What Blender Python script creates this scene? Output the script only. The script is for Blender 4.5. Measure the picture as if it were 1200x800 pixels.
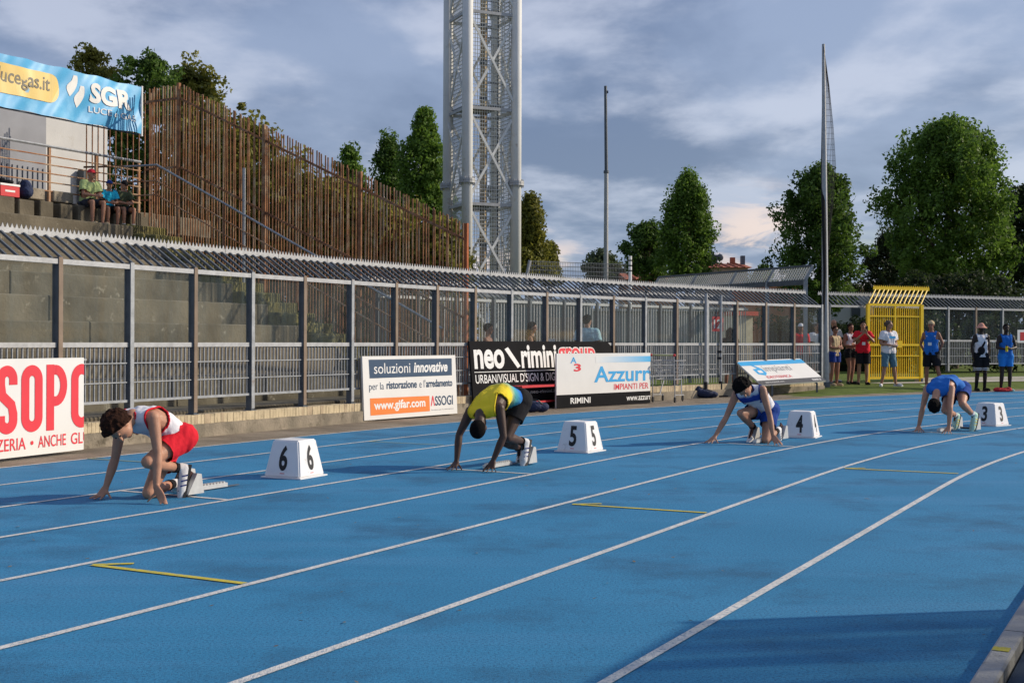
import bpy, bmesh, math, random
import numpy as np
from mathutils import Vector, Matrix, Quaternion
random.seed(11); RNG = np.random.default_rng(7)
for o in list(bpy.data.objects): bpy.data.objects.remove(o)
SC = bpy.context.scene; COL = SC.collection

# ------------------------------------------------------------------ camera
EYE = 1.305; FPX = 1456.98; HOR = 398.44; ROLL = 0.003866
cam_d = bpy.data.cameras.new('camera'); cam = bpy.data.objects.new('camera', cam_d); COL.objects.link(cam)
cam_d.sensor_width = 36; cam_d.lens = 36 * FPX / 1200
cam.matrix_world = Matrix.Translation((0, 0, EYE)) @ Matrix.Rotation(math.radians(90), 4, 'X') @ Matrix.Rotation(ROLL, 4, 'Z')
cam_d.shift_y = -(400 - HOR) / 1200; cam_d.clip_start = 0.05; cam_d.clip_end = 6000
SC.camera = cam
SC.render.resolution_x = 1024; SC.render.resolution_y = 682
# ------------------------------------------------------------------ light
SUN_EL = math.radians(26); SUN_AZ = math.atan2(1.0, 0.18)      # azimuth from +Y towards +X
SDIR = Vector((math.sin(SUN_AZ) * math.cos(SUN_EL), math.cos(SUN_AZ) * math.cos(SUN_EL), math.sin(SUN_EL)))
sl = bpy.data.lights.new('sun', 'SUN'); sl.energy = 3.7; sl.angle = math.radians(0.9); sl.color = (1.0, 0.87, 0.70)
so = bpy.data.objects.new('sun', sl); COL.objects.link(so); so.location = (40, 0, 30)
so.rotation_euler = SDIR.to_track_quat('Z', 'Y').to_euler()
SC.view_settings.view_transform = 'Standard'; SC.view_settings.look = 'None'
SC.view_settings.exposure = 0.22; SC.view_settings.gamma = 1.0
# ------------------------------------------------------------------ sky
W = bpy.data.worlds.new('World'); SC.world = W; W.use_nodes = True
nt = W.node_tree; N = nt.nodes; L = nt.links
for n in list(N): N.remove(n)
def nd(t, **k):
    n = N.new(t)
    for a, b in k.items(): setattr(n, a, b)
    return n
out = nd('ShaderNodeOutputWorld'); sky = nd('ShaderNodeTexSky', sky_type='NISHITA', sun_disc=False)
sky.sun_elevation = SUN_EL; sky.sun_rotation = SUN_AZ; sky.air_density = 1.2; sky.dust_density = 1.2
bg1 = nd('ShaderNodeBackground'); bg1.inputs[1].default_value = 0.13; L.new(sky.outputs[0], bg1.inputs[0])
tc = nd('ShaderNodeTexCoord'); sep = nd('ShaderNodeSeparateXYZ'); L.new(tc.outputs['Generated'], sep.inputs[0])
def mth(op, a, b=None, c=None, clamp=False):
    m = nd('ShaderNodeMath', operation=op); m.use_clamp = clamp
    for i, v in enumerate((a, b, c)):
        if v is None: continue
        if isinstance(v, (int, float)): m.inputs[i].default_value = v
        else: L.new(v, m.inputs[i])
    return m.outputs[0]
zc = mth('MAXIMUM', sep.outputs[2], 0.0); den = mth('ADD', zc, 0.16)
cx = mth('DIVIDE', sep.outputs[0], den); cy = mth('DIVIDE', sep.outputs[1], den)
cmb = nd('ShaderNodeCombineXYZ'); L.new(cx, cmb.inputs[0]); L.new(cy, cmb.inputs[1])
def noise(scale, detail, off, rough=0.55, dist=0.0):
    mp = nd('ShaderNodeMapping'); mp.inputs['Location'].default_value = off; mp.inputs['Scale'].default_value = (1.0, 0.8, 1)
    L.new(cmb.outputs[0], mp.inputs[0]); n = nd('ShaderNodeTexNoise'); n.inputs['Scale'].default_value = scale
    n.inputs['Detail'].default_value = detail; n.inputs['Roughness'].default_value = rough; n.inputs['Distortion'].default_value = dist
    L.new(mp.outputs[0], n.inputs['Vector']); return n.outputs[0]
def sramp(v, a, b):
    m = nd('ShaderNodeMapRange', interpolation_type='SMOOTHSTEP'); m.inputs[1].default_value = a; m.inputs[2].default_value = b
    L.new(v, m.inputs[0]); return m.outputs[0]
def cmix(f, a, b):
    m = nd('ShaderNodeMix', data_type='RGBA'); L.new(f, m.inputs[0])
    for i, v in ((6, a), (7, b)):
        if isinstance(v, tuple): m.inputs[i].default_value = (*v, 1)
        else: L.new(v, m.inputs[i])
    return m.outputs[2]
n1 = noise(0.75, 9, (3.1, 1.7, 0), 0.52, 0.25); n2 = noise(1.9, 8, (8.4, 5.2, 0), 0.55, 0.1); n3 = noise(0.9, 5, (1.3, 9.2, 0), 0.5)
low = sramp(sep.outputs[2], 0.16, 0.0)                                        # 1 near the horizon
cl_dark = (0.098, 0.138, 0.262); cl_mid = (0.235, 0.290, 0.440); cl_lit = (0.47, 0.50, 0.62)
lift = mth('MULTIPLY', sramp(sep.outputs[0], -0.30, 0.42), 0.10)
c1 = cmix(sramp(mth('ADD', n1, lift), 0.45, 0.60), cl_dark, cl_mid)
c2 = cmix(mth('MULTIPLY', sramp(mth('ADD', n2, mth('MULTIPLY', lift, 0.5)), 0.46, 0.66), 0.85), c1, cl_lit)
c3 = cmix(mth('MULTIPLY', low, 0.72), c2, (0.115, 0.215, 0.430))              # bluer distant bank
peach = mth('MULTIPLY', sramp(n2, 0.54, 0.64), sramp(n3, 0.5, 0.62))
peach = mth('MULTIPLY', peach, sramp(sep.outputs[2], 0.14, 0.05))
# break in the clouds low to the right of the poplar
dx_ = mth('SUBTRACT', sep.outputs[0], 0.195); dz_ = mth('SUBTRACT', sep.outputs[2], 0.080)
rr = mth('SQRT', mth('ADD', mth('POWER', mth('MULTIPLY', dx_, 1.0), 2.0), mth('POWER', mth('MULTIPLY', dz_, 1.3), 2.0)))
brk = mth('MULTIPLY', sramp(rr, 0.075, 0.015), sramp(noise(3.4, 8, (2.2, 4.4, 0), 0.6, 0.6), 0.44, 0.60))
peach = mth('MAXIMUM', peach, brk)
c4 = cmix(mth('MULTIPLY', peach, 0.8), c3, (0.80, 0.62, 0.55))
bg2 = nd('ShaderNodeBackground'); L.new(c4, bg2.inputs[0]); bg2.inputs[1].default_value = 1.10
gap = mth('MULTIPLY', sramp(n3, 0.60, 0.70), 0.7)
cov = mth('MULTIPLY', mth('SUBTRACT', 1.0, gap), 0.80)
mx = nd('ShaderNodeMixShader'); L.new(cov, mx.inputs[0]); L.new(bg1.outputs[0], mx.inputs[1]); L.new(bg2.outputs[0], mx.inputs[2])
L.new(mx.outputs[0], out.inputs[0])

# ------------------------------------------------------------------ helpers
def at(px, py, Z):
    "photo pixel at distance Z -> world point"
    dx = px - 600; dy = py - HOR
    u = (dx + ROLL * dy) / FPX; v = (dy - ROLL * dx) / FPX
    return Vector((u * Z, Z, EYE - v * Z))
def onground(px, py, h=0.0):
    dx = px - 600; dy = py - HOR
    u = (dx + ROLL * dy) / FPX; v = (dy - ROLL * dx) / FPX
    Z = (EYE - h) / v
    return Vector((u * Z, Z, h))
MATS = {}
def mat(name, col, rough=0.7, var=0.25, scale=6.0, bump=0.0, bscale=60.0, metal=0.0, col2=None, detail=4.0, spec=0.4, trans=0.0, wear=None):
    if name in MATS: return MATS[name]
    m = bpy.data.materials.new(name); m.use_nodes = True; t = m.node_tree; b = t.nodes['Principled BSDF']
    b.inputs['Roughness'].default_value = rough; b.inputs['Metallic'].default_value = metal
    b.inputs['Specular IOR Level'].default_value = spec
    g = t.nodes.new('ShaderNodeNewGeometry'); n = t.nodes.new('ShaderNodeTexNoise'); n.inputs['Scale'].default_value = scale; n.inputs['Detail'].default_value = detail
    t.links.new(g.outputs['Position'], n.inputs['Vector'])
    mr = t.nodes.new('ShaderNodeMapRange'); mr.inputs[1].default_value = 0.3; mr.inputs[2].default_value = 0.7
    t.links.new(n.outputs[0], mr.inputs[0])
    mix = t.nodes.new('ShaderNodeMix'); mix.data_type = 'RGBA'
    c2 = col2 if col2 else tuple(c * (1 - var) for c in col)
    mix.inputs[6].default_value = (*c2, 1); mix.inputs[7].default_value = (*col, 1); t.links.new(mr.outputs[0], mix.inputs[0])
    last = mix.outputs[2]
    if wear:                                                # (colour, scale, low, high): stains with their own shape
        n3 = t.nodes.new('ShaderNodeTexNoise'); n3.inputs['Scale'].default_value = wear[1]; n3.inputs['Detail'].default_value = 7; n3.inputs['Roughness'].default_value = 0.65
        t.links.new(g.outputs['Position'], n3.inputs['Vector'])
        r3 = t.nodes.new('ShaderNodeMapRange'); r3.inputs[1].default_value = wear[2]; r3.inputs[2].default_value = wear[3]; t.links.new(n3.outputs[0], r3.inputs[0])
        m3 = t.nodes.new('ShaderNodeMix'); m3.data_type = 'RGBA'; m3.inputs[7].default_value = (*wear[0], 1)
        t.links.new(last, m3.inputs[6]); t.links.new(r3.outputs[0], m3.inputs[0]); last = m3.outputs[2]
    t.links.new(last, b.inputs['Base Color'])
    if bump:
        n2 = t.nodes.new('ShaderNodeTexNoise'); n2.inputs['Scale'].default_value = bscale; n2.inputs['Detail'].default_value = 3
        t.links.new(g.outputs['Position'], n2.inputs['Vector'])
        bp = t.nodes.new('ShaderNodeBump'); bp.inputs['Strength'].default_value = bump; bp.inputs['Distance'].default_value = 0.02
        t.links.new(n2.outputs[0], bp.inputs['Height']); t.links.new(bp.outputs[0], b.inputs['Normal'])
    MATS[name] = m; return m
def foliage(name, dark, light, trans=0.45):
    if name in MATS: return MATS[name]
    m = bpy.data.materials.new(name); m.use_nodes = True; t = m.node_tree; b = t.nodes['Principled BSDF']
    at_ = t.nodes.new('ShaderNodeAttribute'); at_.attribute_name = 'rnd'
    mix = t.nodes.new('ShaderNodeMix'); mix.data_type = 'RGBA'; mix.inputs[6].default_value = (*dark, 1); mix.inputs[7].default_value = (*light, 1)
    t.links.new(at_.outputs['Fac'], mix.inputs[0]); t.links.new(mix.outputs[2], b.inputs['Base Color'])
    b.inputs['Roughness'].default_value = 0.6; b.inputs['Specular IOR Level'].default_value = 0.3
    tr = t.nodes.new('ShaderNodeBsdfTranslucent'); t.links.new(mix.outputs[2], tr.inputs[0])
    ms = t.nodes.new('ShaderNodeMixShader'); ms.inputs[0].default_value = trans
    o = t.nodes['Material Output']; t.links.new(b.outputs[0], ms.inputs[1]); t.links.new(tr.outputs[0], ms.inputs[2]); t.links.new(ms.outputs[0], o.inputs[0])
    MATS[name] = m; return m
def glassmat(name, tint, dust, amount, streak=5.0):
    m = bpy.data.materials.new(name); m.use_nodes = True; t = m.node_tree
    for n in list(t.nodes): t.nodes.remove(n)
    o = t.nodes.new('ShaderNodeOutputMaterial'); tr = t.nodes.new('ShaderNodeBsdfTransparent'); tr.inputs[0].default_value = (*tint, 1)
    df = t.nodes.new('ShaderNodeBsdfDiffuse'); df.inputs[0].default_value = (*dust, 1); gl = t.nodes.new('ShaderNodeBsdfGlossy'); gl.inputs['Roughness'].default_value = 0.0
    g = t.nodes.new('ShaderNodeNewGeometry'); mp = t.nodes.new('ShaderNodeMapping'); mp.inputs['Scale'].default_value = (streak, streak, 0.5)
    n = t.nodes.new('ShaderNodeTexNoise'); n.inputs['Scale'].default_value = 1.6; n.inputs['Detail'].default_value = 2
    t.links.new(g.outputs['Position'], mp.inputs[0]); t.links.new(mp.outputs[0], n.inputs['Vector'])
    mr = t.nodes.new('ShaderNodeMapRange'); mr.inputs[1].default_value = 0.35; mr.inputs[2].default_value = 0.72; mr.inputs[3].default_value = amount * 0.35; mr.inputs[4].default_value = amount * 1.7
    t.links.new(n.outputs[0], mr.inputs[0])
    m1 = t.nodes.new('ShaderNodeMixShader'); t.links.new(mr.outputs[0], m1.inputs[0]); t.links.new(tr.outputs[0], m1.inputs[1]); t.links.new(df.outputs[0], m1.inputs[2])
    lw = t.nodes.new('ShaderNodeFresnel'); lw.inputs[0].default_value = 1.12
    m2 = t.nodes.new('ShaderNodeMixShader'); t.links.new(lw.outputs[0], m2.inputs[0]); t.links.new(m1.outputs[0], m2.inputs[1]); t.links.new(gl.outputs[0], m2.inputs[2])
    t.links.new(m2.outputs[0], o.inputs[0]); MATS[name] = m; return m

class MB:
    def __init__(s): s.v = []; s.f = []
    def add(s, vs, fs):
        b = len(s.v); s.v += [tuple(v) for v in vs]; s.f += [tuple(i + b for i in f) for f in fs]; return s
    def box(s, c, d, ax=None, ay=None):
        "box centred c, size d, optional local x axis"
        ax = Vector(ax).normalized() if ax is not None else Vector((1, 0, 0))
        if ay is None:
            ay = Vector((0, 0, 1)).cross(ax)
            if ay.length < 1e-4: ay = Vector((0, 1, 0))
        ay = Vector(ay).normalized(); az = ax.cross(ay); c = Vector(c)
        vs = [c + ax * (x * d[0] / 2) + ay * (y * d[1] / 2) + az * (z * d[2] / 2) for z in (-1, 1) for x, y in ((-1, -1), (1, -1), (1, 1), (-1, 1))]
        return s.add(vs, [(3, 2, 1, 0), (4, 5, 6, 7), (0, 1, 5, 4), (1, 2, 6, 5), (2, 3, 7, 6), (3, 0, 4, 7)])
    def beam(s, a, b, w, h, up=(0, 0, 1)):
        a = Vector(a); b = Vector(b); x = b - a; u = Vector(up)
        if abs(x.normalized().dot(u)) > 0.98: u = Vector((1, 0, 0))
        y = u.cross(x).normalized(); return s.box((a + b) / 2, (x.length, w, h), x, y)
    def tube(s, a, b, r, r2=None, n=8, cap=True):
        a = Vector(a); b = Vector(b); r2 = r if r2 is None else r2; x = (b - a).normalized()
        u = Vector((0, 0, 1)) if abs(x.z) < 0.9 else Vector((1, 0, 0)); y = x.cross(u).normalized(); z = x.cross(y)
        vs = []
        for p, q in ((a, r), (b, r2)):
            for i in range(n):
                t = 2 * math.pi * i / n; vs.append(p + y * (math.cos(t) * q) + z * (math.sin(t) * q))
        fs = [(i, (i + 1) % n, n + (i + 1) % n, n + i) for i in range(n)]
        if cap: fs += [tuple(range(n - 1, -1, -1)), tuple(range(n, 2 * n))]
        return s.add(vs, fs)
    def path(s, pts, r, n=6):
        for a, b in zip(pts[:-1], pts[1:]): s.tube(a, b, r, n=n)
        return s
    def ball(s, c, r, n=10, m=7, sc=(1, 1, 1)):
        c = Vector(c); vs = [c + Vector((0, 0, r * sc[2]))]
        for j in range(1, m):
            p = math.pi * j / m
            for i in range(n):
                t = 2 * math.pi * i / n; vs.append(c + Vector((r * sc[0] * math.sin(p) * math.cos(t), r * sc[1] * math.sin(p) * math.sin(t), r * sc[2] * math.cos(p))))
        vs.append(c - Vector((0, 0, r * sc[2]))); e = len(vs) - 1; fs = []
        for i in range(n): fs.append((0, 1 + i, 1 + (i + 1) % n))
        for j in range(m - 2):
            for i in range(n):
                a = 1 + j * n; fs.append((a + i, a + n + i, a + n + (i + 1) % n, a + (i + 1) % n))
        a = 1 + (m - 2) * n
        for i in range(n): fs.append((a + i, e, a + (i + 1) % n))
        return s.add(vs, fs)
    def mesh(s, name, off=(0, 0, 0)):
        me = bpy.data.meshes.new(name); o = Vector(off)
        me.from_pydata([tuple(Vector(v) - o) for v in s.v], [], s.f); me.update(); return me
WLOC = {}
def wloc(o): return WLOC.get(o.name, Vector((0, 0, 0))) if o else Vector((0, 0, 0))
def tag(o, label=None, cat=None, group=None, kind=None):
    for k, v in (('label', label), ('category', cat), ('group', group), ('kind', kind)):
        if v: o[k] = v
    return o
def thing(name, loc, label, cat, group=None, rot=0.0):
    o = bpy.data.objects.new(name, None); COL.objects.link(o); o.location = loc; o.rotation_euler = (0, 0, rot)
    o.empty_display_size = 0.2; WLOC[o.name] = Vector(loc); return tag(o, label, cat, group)
def put(name, me, m, parent=None, loc=(0, 0, 0), rot=None, smooth=False):
    if m and not me.materials: me.materials.append(m)
    if smooth: me.polygons.foreach_set('use_smooth', [True] * len(me.polygons))
    o = bpy.data.objects.new(name, me); COL.objects.link(o); o.location = loc
    if rot is not None: o.rotation_euler = rot
    o.parent = parent; WLOC[o.name] = wloc(parent) + Vector(loc); return o
def obj(name, mb, m, parent=None, smooth=False, local=False):
    "mesh authored in world coordinates (or in the parent's own with local=True)"
    off = (0, 0, 0) if local else wloc(parent)
    o = put(name, mb.mesh(name, off), m, parent, smooth=smooth); WLOC[o.name] = Vector(off); return o
def inst(name, me, parent, world, rot, scale=None):
    o = bpy.data.objects.new(name, me); COL.objects.link(o); o.location = Vector(world) - wloc(parent); o.rotation_euler = rot
    if scale: o.scale = scale
    o.parent = parent; return o
def copy_tree(o, parent=None):
    c = o.copy(); COL.objects.link(c); c.parent = parent
    for ch in o.children: copy_tree(ch, c)
    return c

# materials
M_track = None
STEEL = mat('galvanised_steel', (0.36, 0.38, 0.40), 0.5, 0.3, 9, 0.1, 40, 0.35, wear=((0.20, 0.15, 0.11), 5, 0.60, 0.75))
STEELD = mat('dark_grey_steel', (0.115, 0.135, 0.16), 0.55, 0.3, 7, 0.1, 30, 0.2)
STEELL = mat('pale_zinc', (0.42, 0.43, 0.44), 0.55, 0.25, 12, 0.1, 40, 0.25)
RUST = mat('rusty_iron', (0.36, 0.17, 0.08), 0.9, 0.3, 5, 0.4, 50, 0.0, col2=(0.13, 0.06, 0.035), wear=((0.36, 0.26, 0.17), 3.2, 0.52, 0.68))
RUSTL = mat('rusty_paint', (0.46, 0.36, 0.25), 0.85, 0.3, 4, 0.4, 50, 0.0, col2=(0.34, 0.15, 0.06), wear=((0.30, 0.12, 0.05), 2.4, 0.5, 0.62))
CONC = mat('mossy_concrete', (0.185, 0.160, 0.115), 0.95, 0.3, 1.3, 0.6, 16, 0.0, col2=(0.075, 0.064, 0.044), detail=7, wear=((0.28, 0.255, 0.20), 6.0, 0.60, 0.70))
MOSS = mat('moss_stained_concrete', (0.30, 0.25, 0.08), 0.95, 0.3, 2.5, 0.7, 26, 0.0, col2=(0.10, 0.095, 0.04), detail=8, wear=((0.06, 0.055, 0.03), 5, 0.5, 0.62))
KERBC = mat('wall_plinth_concrete', (0.34, 0.29, 0.22), 0.95, 0.3, 3, 0.6, 30, 0.0, col2=(0.17, 0.15, 0.115), detail=8, wear=((0.10, 0.085, 0.06), 4.5, 0.55, 0.68))
WHITEP = mat('white_paint', (0.80, 0.80, 0.79), 0.5, 0.07, 5)
BLACKP = mat('black_paint', (0.012, 0.012, 0.014), 0.5, 0.3, 9)
RED = mat('red_paint', (0.62, 0.03, 0.04), 0.55, 0.12, 8)

# ------------------------------------------------------------------ track geometry: straight (s<0) running into a bend (s>0)
C0 = Vector((37.232, -6.861)); TH = 2.6423; R0 = 36.705
UV = Vector((math.cos(TH), math.sin(TH))); TV = Vector((UV.y, -UV.x))
def tp(s, r, z=0.0):
    if s <= 0: p = C0 + UV * r + TV * s
    else:
        a = TH - s / 40.0; p = C0 + Vector((math.cos(a), math.sin(a))) * r
    return Vector((p.x, p.y, z))
SS = [-70, -40, -20, -10, -5, -2, 0] + [i * 1.0 for i in range(1, 71)]
SF = [-70, -40, -20, 0] + [i * 0.5 for i in range(1, 141)]
def ring(name, rs, ss, zf, m, kind='structure', parent=None):
    v = []; f = []; n = len(rs)
    for s in ss:
        for r in rs:
            z = zf(s, r) if callable(zf) else zf; v.append(tuple(tp(s, r, z)))
    for i in range(len(ss) - 1):
        for j in range(n - 1):
            a = i * n + j; f.append((a, a + n, a + n + 1, a + 1))
    b = MB(); b.v = v; b.f = f; o = obj(name, b, m, parent)
    if kind: o['kind'] = kind
    return o

def track_material():
    m = bpy.data.materials.new('blue_rubber_track'); m.use_nodes = True; t = m.node_tree; b = t.nodes['Principled BSDF']; K = t.links
    b.inputs['Roughness'].default_value = 0.85; b.inputs['Specular IOR Level'].default_value = 0.25
    g = t.nodes.new('ShaderNodeNewGeometry')
    def nz(sc, de, ro=0.6, vec=None):
        n = t.nodes.new('ShaderNodeTexNoise'); n.inputs['Scale'].default_value = sc; n.inputs['Detail'].default_value = de; n.inputs['Roughness'].default_value = ro
        K.new(vec or g.outputs['Position'], n.inputs['Vector']); return n.outputs[0]
    def mr(v, a, b_, c=0.0, d=1.0):
        n = t.nodes.new('ShaderNodeMapRange'); n.inputs[1].default_value = a; n.inputs[2].default_value = b_; n.inputs[3].default_value = c; n.inputs[4].default_value = d
        K.new(v, n.inputs[0]); return n.outputs[0]
    def mx(f, a, b_, bl='MIX'):
        n = t.nodes.new('ShaderNodeMix'); n.data_type = 'RGBA'; n.blend_type = bl; K.new(f, n.inputs[0])
        for i, v in ((6, a), (7, b_)):
            if isinstance(v, tuple): n.inputs[i].default_value = (*v, 1)
            else: K.new(v, n.inputs[i])
        return n.outputs[2]
    big = mr(nz(0.45, 6), 0.35, 0.65)
    c = mx(big, (0.026, 0.195, 0.375), (0.038, 0.235, 0.440))
    mp = t.nodes.new('ShaderNodeMapping'); mp.inputs['Rotation'].default_value = (0, 0, math.radians(61)); mp.inputs['Scale'].default_value = (0.25, 2.2, 1); K.new(g.outputs['Position'], mp.inputs[0])
    c = mx(mr(nz(1.0, 6, 0.6, mp.outputs[0]), 0.48, 0.72, 0, 0.6), c, (0.070, 0.250, 0.46))   # faint wear along the lanes
    c = mx(mr(nz(0.8, 7, 0.7), 0.50, 0.66, 0, 0.85), c, (0.022, 0.115, 0.225))              # dirt patches
    c = mx(mr(nz(70, 3, 0.85), 0.34, 0.52, 0.85, 0.0), c, (0.010, 0.055, 0.125))                 # dark granules
    c = mx(mr(nz(110, 3, 0.85), 0.56, 0.70, 0.0, 0.6), c, (0.13, 0.38, 0.62))
    c = mx(mr(nz(7, 8, 0.75), 0.60, 0.76, 0, 0.45), c, (0.03, 0.13, 0.25))
    vo = t.nodes.new('ShaderNodeTexVoronoi'); vo.inputs['Scale'].default_value = 1.6; K.new(g.outputs['Position'], vo.inputs['Vector'])
    c = mx(mr(vo.outputs['Distance'], 0.012, 0.022, 0.8, 0.0), c, (0.02, 0.03, 0.04))        # grit and specks
    K.new(c, b.inputs['Base Color'])
    bp = t.nodes.new('ShaderNodeBump'); bp.inputs['Strength'].default_value = 0.55; bp.inputs['Distance'].default_value = 0.006
    K.new(nz(170, 3, 0.7), bp.inputs['Height']); K.new(bp.outputs[0], b.inputs['Normal'])
    return m
M_track = track_material()
OUT = R0 + 8 * 1.22 + 0.05
ring('running_track', [R0 - 0.02, R0 + 3, R0 + 6, OUT], SS, 0.0, M_track)
LINE = mat('line_paint', (0.76, 0.75, 0.72), 0.85, 0.25, 6, 0.6, 150, detail=8, wear=((0.22, 0.32, 0.42), 45, 0.50, 0.66))
for k in range(1, 9):
    ring('lane_line', [R0 + 1.22 * k - 0.025, R0 + 1.22 * k + 0.025], SF, 0.004, LINE)
def mark(name, a, b, w, m, z=0.004):
    a = Vector(a); b = Vector(b); d = (b - a).normalized(); n = Vector((-d.y, d.x, 0)) * w / 2
    q = MB().add([(*(p).xy, z) for p in (a - n, b - n, b + n, a + n)], [(0, 1, 2, 3)]); o = obj(name, q, m); o['kind'] = 'structure'; return o
for s, k in ((-4.05, 5), (-1.07, 4), (3.33, 3), (6.85, 2)):
    mark('start_line', tp(s, R0 + 1.22 * k + 0.03), tp(s, R0 + 1.22 * (k + 1) - 0.03), 0.05, LINE, 0.0045)
YEL = mat('yellow_line_paint', (0.62, 0.52, 0.06), 0.8, 0.25, 14, 0.3, 150, wear=((0.12, 0.28, 0.35), 25, 0.55, 0.68))
YELF = mat('faded_yellow_paint', (0.30, 0.36, 0.20), 0.85, 0.25, 14, 0.2, 150)
for a, b, c, m in (((108, 662), (287, 684), (157, 660.6), YEL), ((671, 591), (828, 601), (705, 590.4), YEL), ((990, 549), (1123, 555), (1014, 548.5), YEL),
                ((103, 537.5), (170, 541.5), (122, 536), YELF), ((433, 517.5), (520, 521.5), (445, 516), YELF), ((712, 500.5), (790, 504), (728, 499.8), YELF)):
    A, B, Cc = onground(*a), onground(*b), onground(*c)
    mark('yellow_mark', A, B, 0.05 if m is YEL else 0.035, m, 0.005); mark('yellow_mark', A, Cc, 0.045 if m is YEL else 0.03, m, 0.0055)
SEAM = mat('track_seam', (0.020, 0.11, 0.22), 0.9, 0.4, 9)
for s_ in (9.3, 16.0):
    pts_ = [tp(s_ + 0.02 * math.sin(i * 1.7), R0 + 0.02 + i * 0.487) for i in range(21)]
    q_ = MB(); t_v = Vector((tp(s_ + 0.1, R0) - tp(s_, R0)).normalized()) * 0.006
    for a_, b_ in zip(pts_[:-1], pts_[1:]): q_.add([(v.x, v.y, 0.002) for v in (a_ - t_v, b_ - t_v, b_ + t_v, a_ + t_v)], [(0, 1, 2, 3)])
    obj('track_seam', q_, SEAM)['kind'] = 'structure'
gr_ = MB(); rgg = random.Random(5)
for i in range(420):
    p_ = tp(rgg.uniform(-10, 22), R0 + rgg.uniform(0.05, 9.7)); a_ = rgg.uniform(0, 6.28); l_ = rgg.uniform(0.006, 0.022) * (1.6 if rgg.random() < 0.08 else 1); w_ = l_ * 0.5
    u_ = Vector((math.cos(a_), math.sin(a_), 0)); v_ = Vector((-u_.y, u_.x, 0)); z_ = Vector((0, 0, 0.006))
    gr_.add([p_ - u_ * l_ + z_ * 0.9, p_ - v_ * w_ + z_, p_ + u_ * l_ + z_ * 1.6, p_ + v_ * w_ + z_ * 1.3], [(0, 1, 2, 3)])
obj('track_litter', gr_, mat('dry_leaf_bits', (0.22, 0.17, 0.10), 0.9, 0.6, 3), None)
tag(bpy.data.objects['track_litter'], 'dry leaf bits and grit scattered over the blue track', 'litter', kind='stuff')
# inner kerb of concrete lengths
KW = mat('kerb_concrete', (0.40, 0.385, 0.38), 0.9, 0.2, 8, 0.4, 60, wear=((0.2, 0.19, 0.18), 12, 0.6, 0.7))
kerb = thing('track_kerb', tp(-4, R0 - 0.07), 'pale concrete kerb in lengths edging the inside of the blue track', 'kerb')
s = -9.0; i = 0
while s < 30:
    b = MB(); q = []
    for ss_ in (s, s + 0.985):
        for r, z in ((R0 - 0.11, -0.02), (R0 - 0.11, 0.043), (R0 - 0.10, 0.05), (R0 - 0.03, 0.05), (R0 - 0.02, 0.043), (R0 - 0.02, -0.02)): q.append(tp(ss_, r, z))
    b.add(q, [(k, k + 1, 7 + k, 6 + k) for k in range(5)] + [(5, 0, 6, 11), (5, 4, 3, 2, 1, 0), (6, 7, 8, 9, 10, 11)])
    obj('kerb_length', b, KW, kerb); s += 1.0
mk = onground(1163, 759, 0.051); mk = tp((mk.xy - C0).dot(TV), R0 - 0.06, 0.051); b = MB().box((mk.x, mk.y, 0.0525), (0.065, 0.07, 0.002), (*UV, 0)); obj('yellow_patch', b, YEL, kerb)
INF = mat('dark_blue_infield_surface', (0.025, 0.05, 0.10), 0.9, 0.3, 2, 0.4, 150)
ring('infield_edge', [R0 - 1.4, R0 - 0.12], SS, -0.004, INF)
ring('infield_grass', [0.5, 20, R0 - 1.4], SS, -0.004, mat('infield_turf', (0.09, 0.13, 0.035), 0.95, 0.4, 3, 0.8, 60))
dr = thing('drain_channel', tp(-6, R0 - 0.4), 'slotted grey drain grating set beside the track kerb', 'drain')
gb = MB().box((0, 0, 0), (0.16, 0.012, 0.012)); gme = gb.mesh('grate_bar'); gme.materials.append(STEELD)
for i in range(150):
    p = tp(-8 + i * 0.03, R0 - 0.40, 0.004); inst('grate_bar', gme, dr, p, (0, 0, TH))
for r in (R0 - 0.49, R0 - 0.31):
    obj('grate_rim', MB().beam(tp(-8, r, 0.004), tp(-3.5, r, 0.004), 0.02, 0.014), STEEL, dr)

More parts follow.
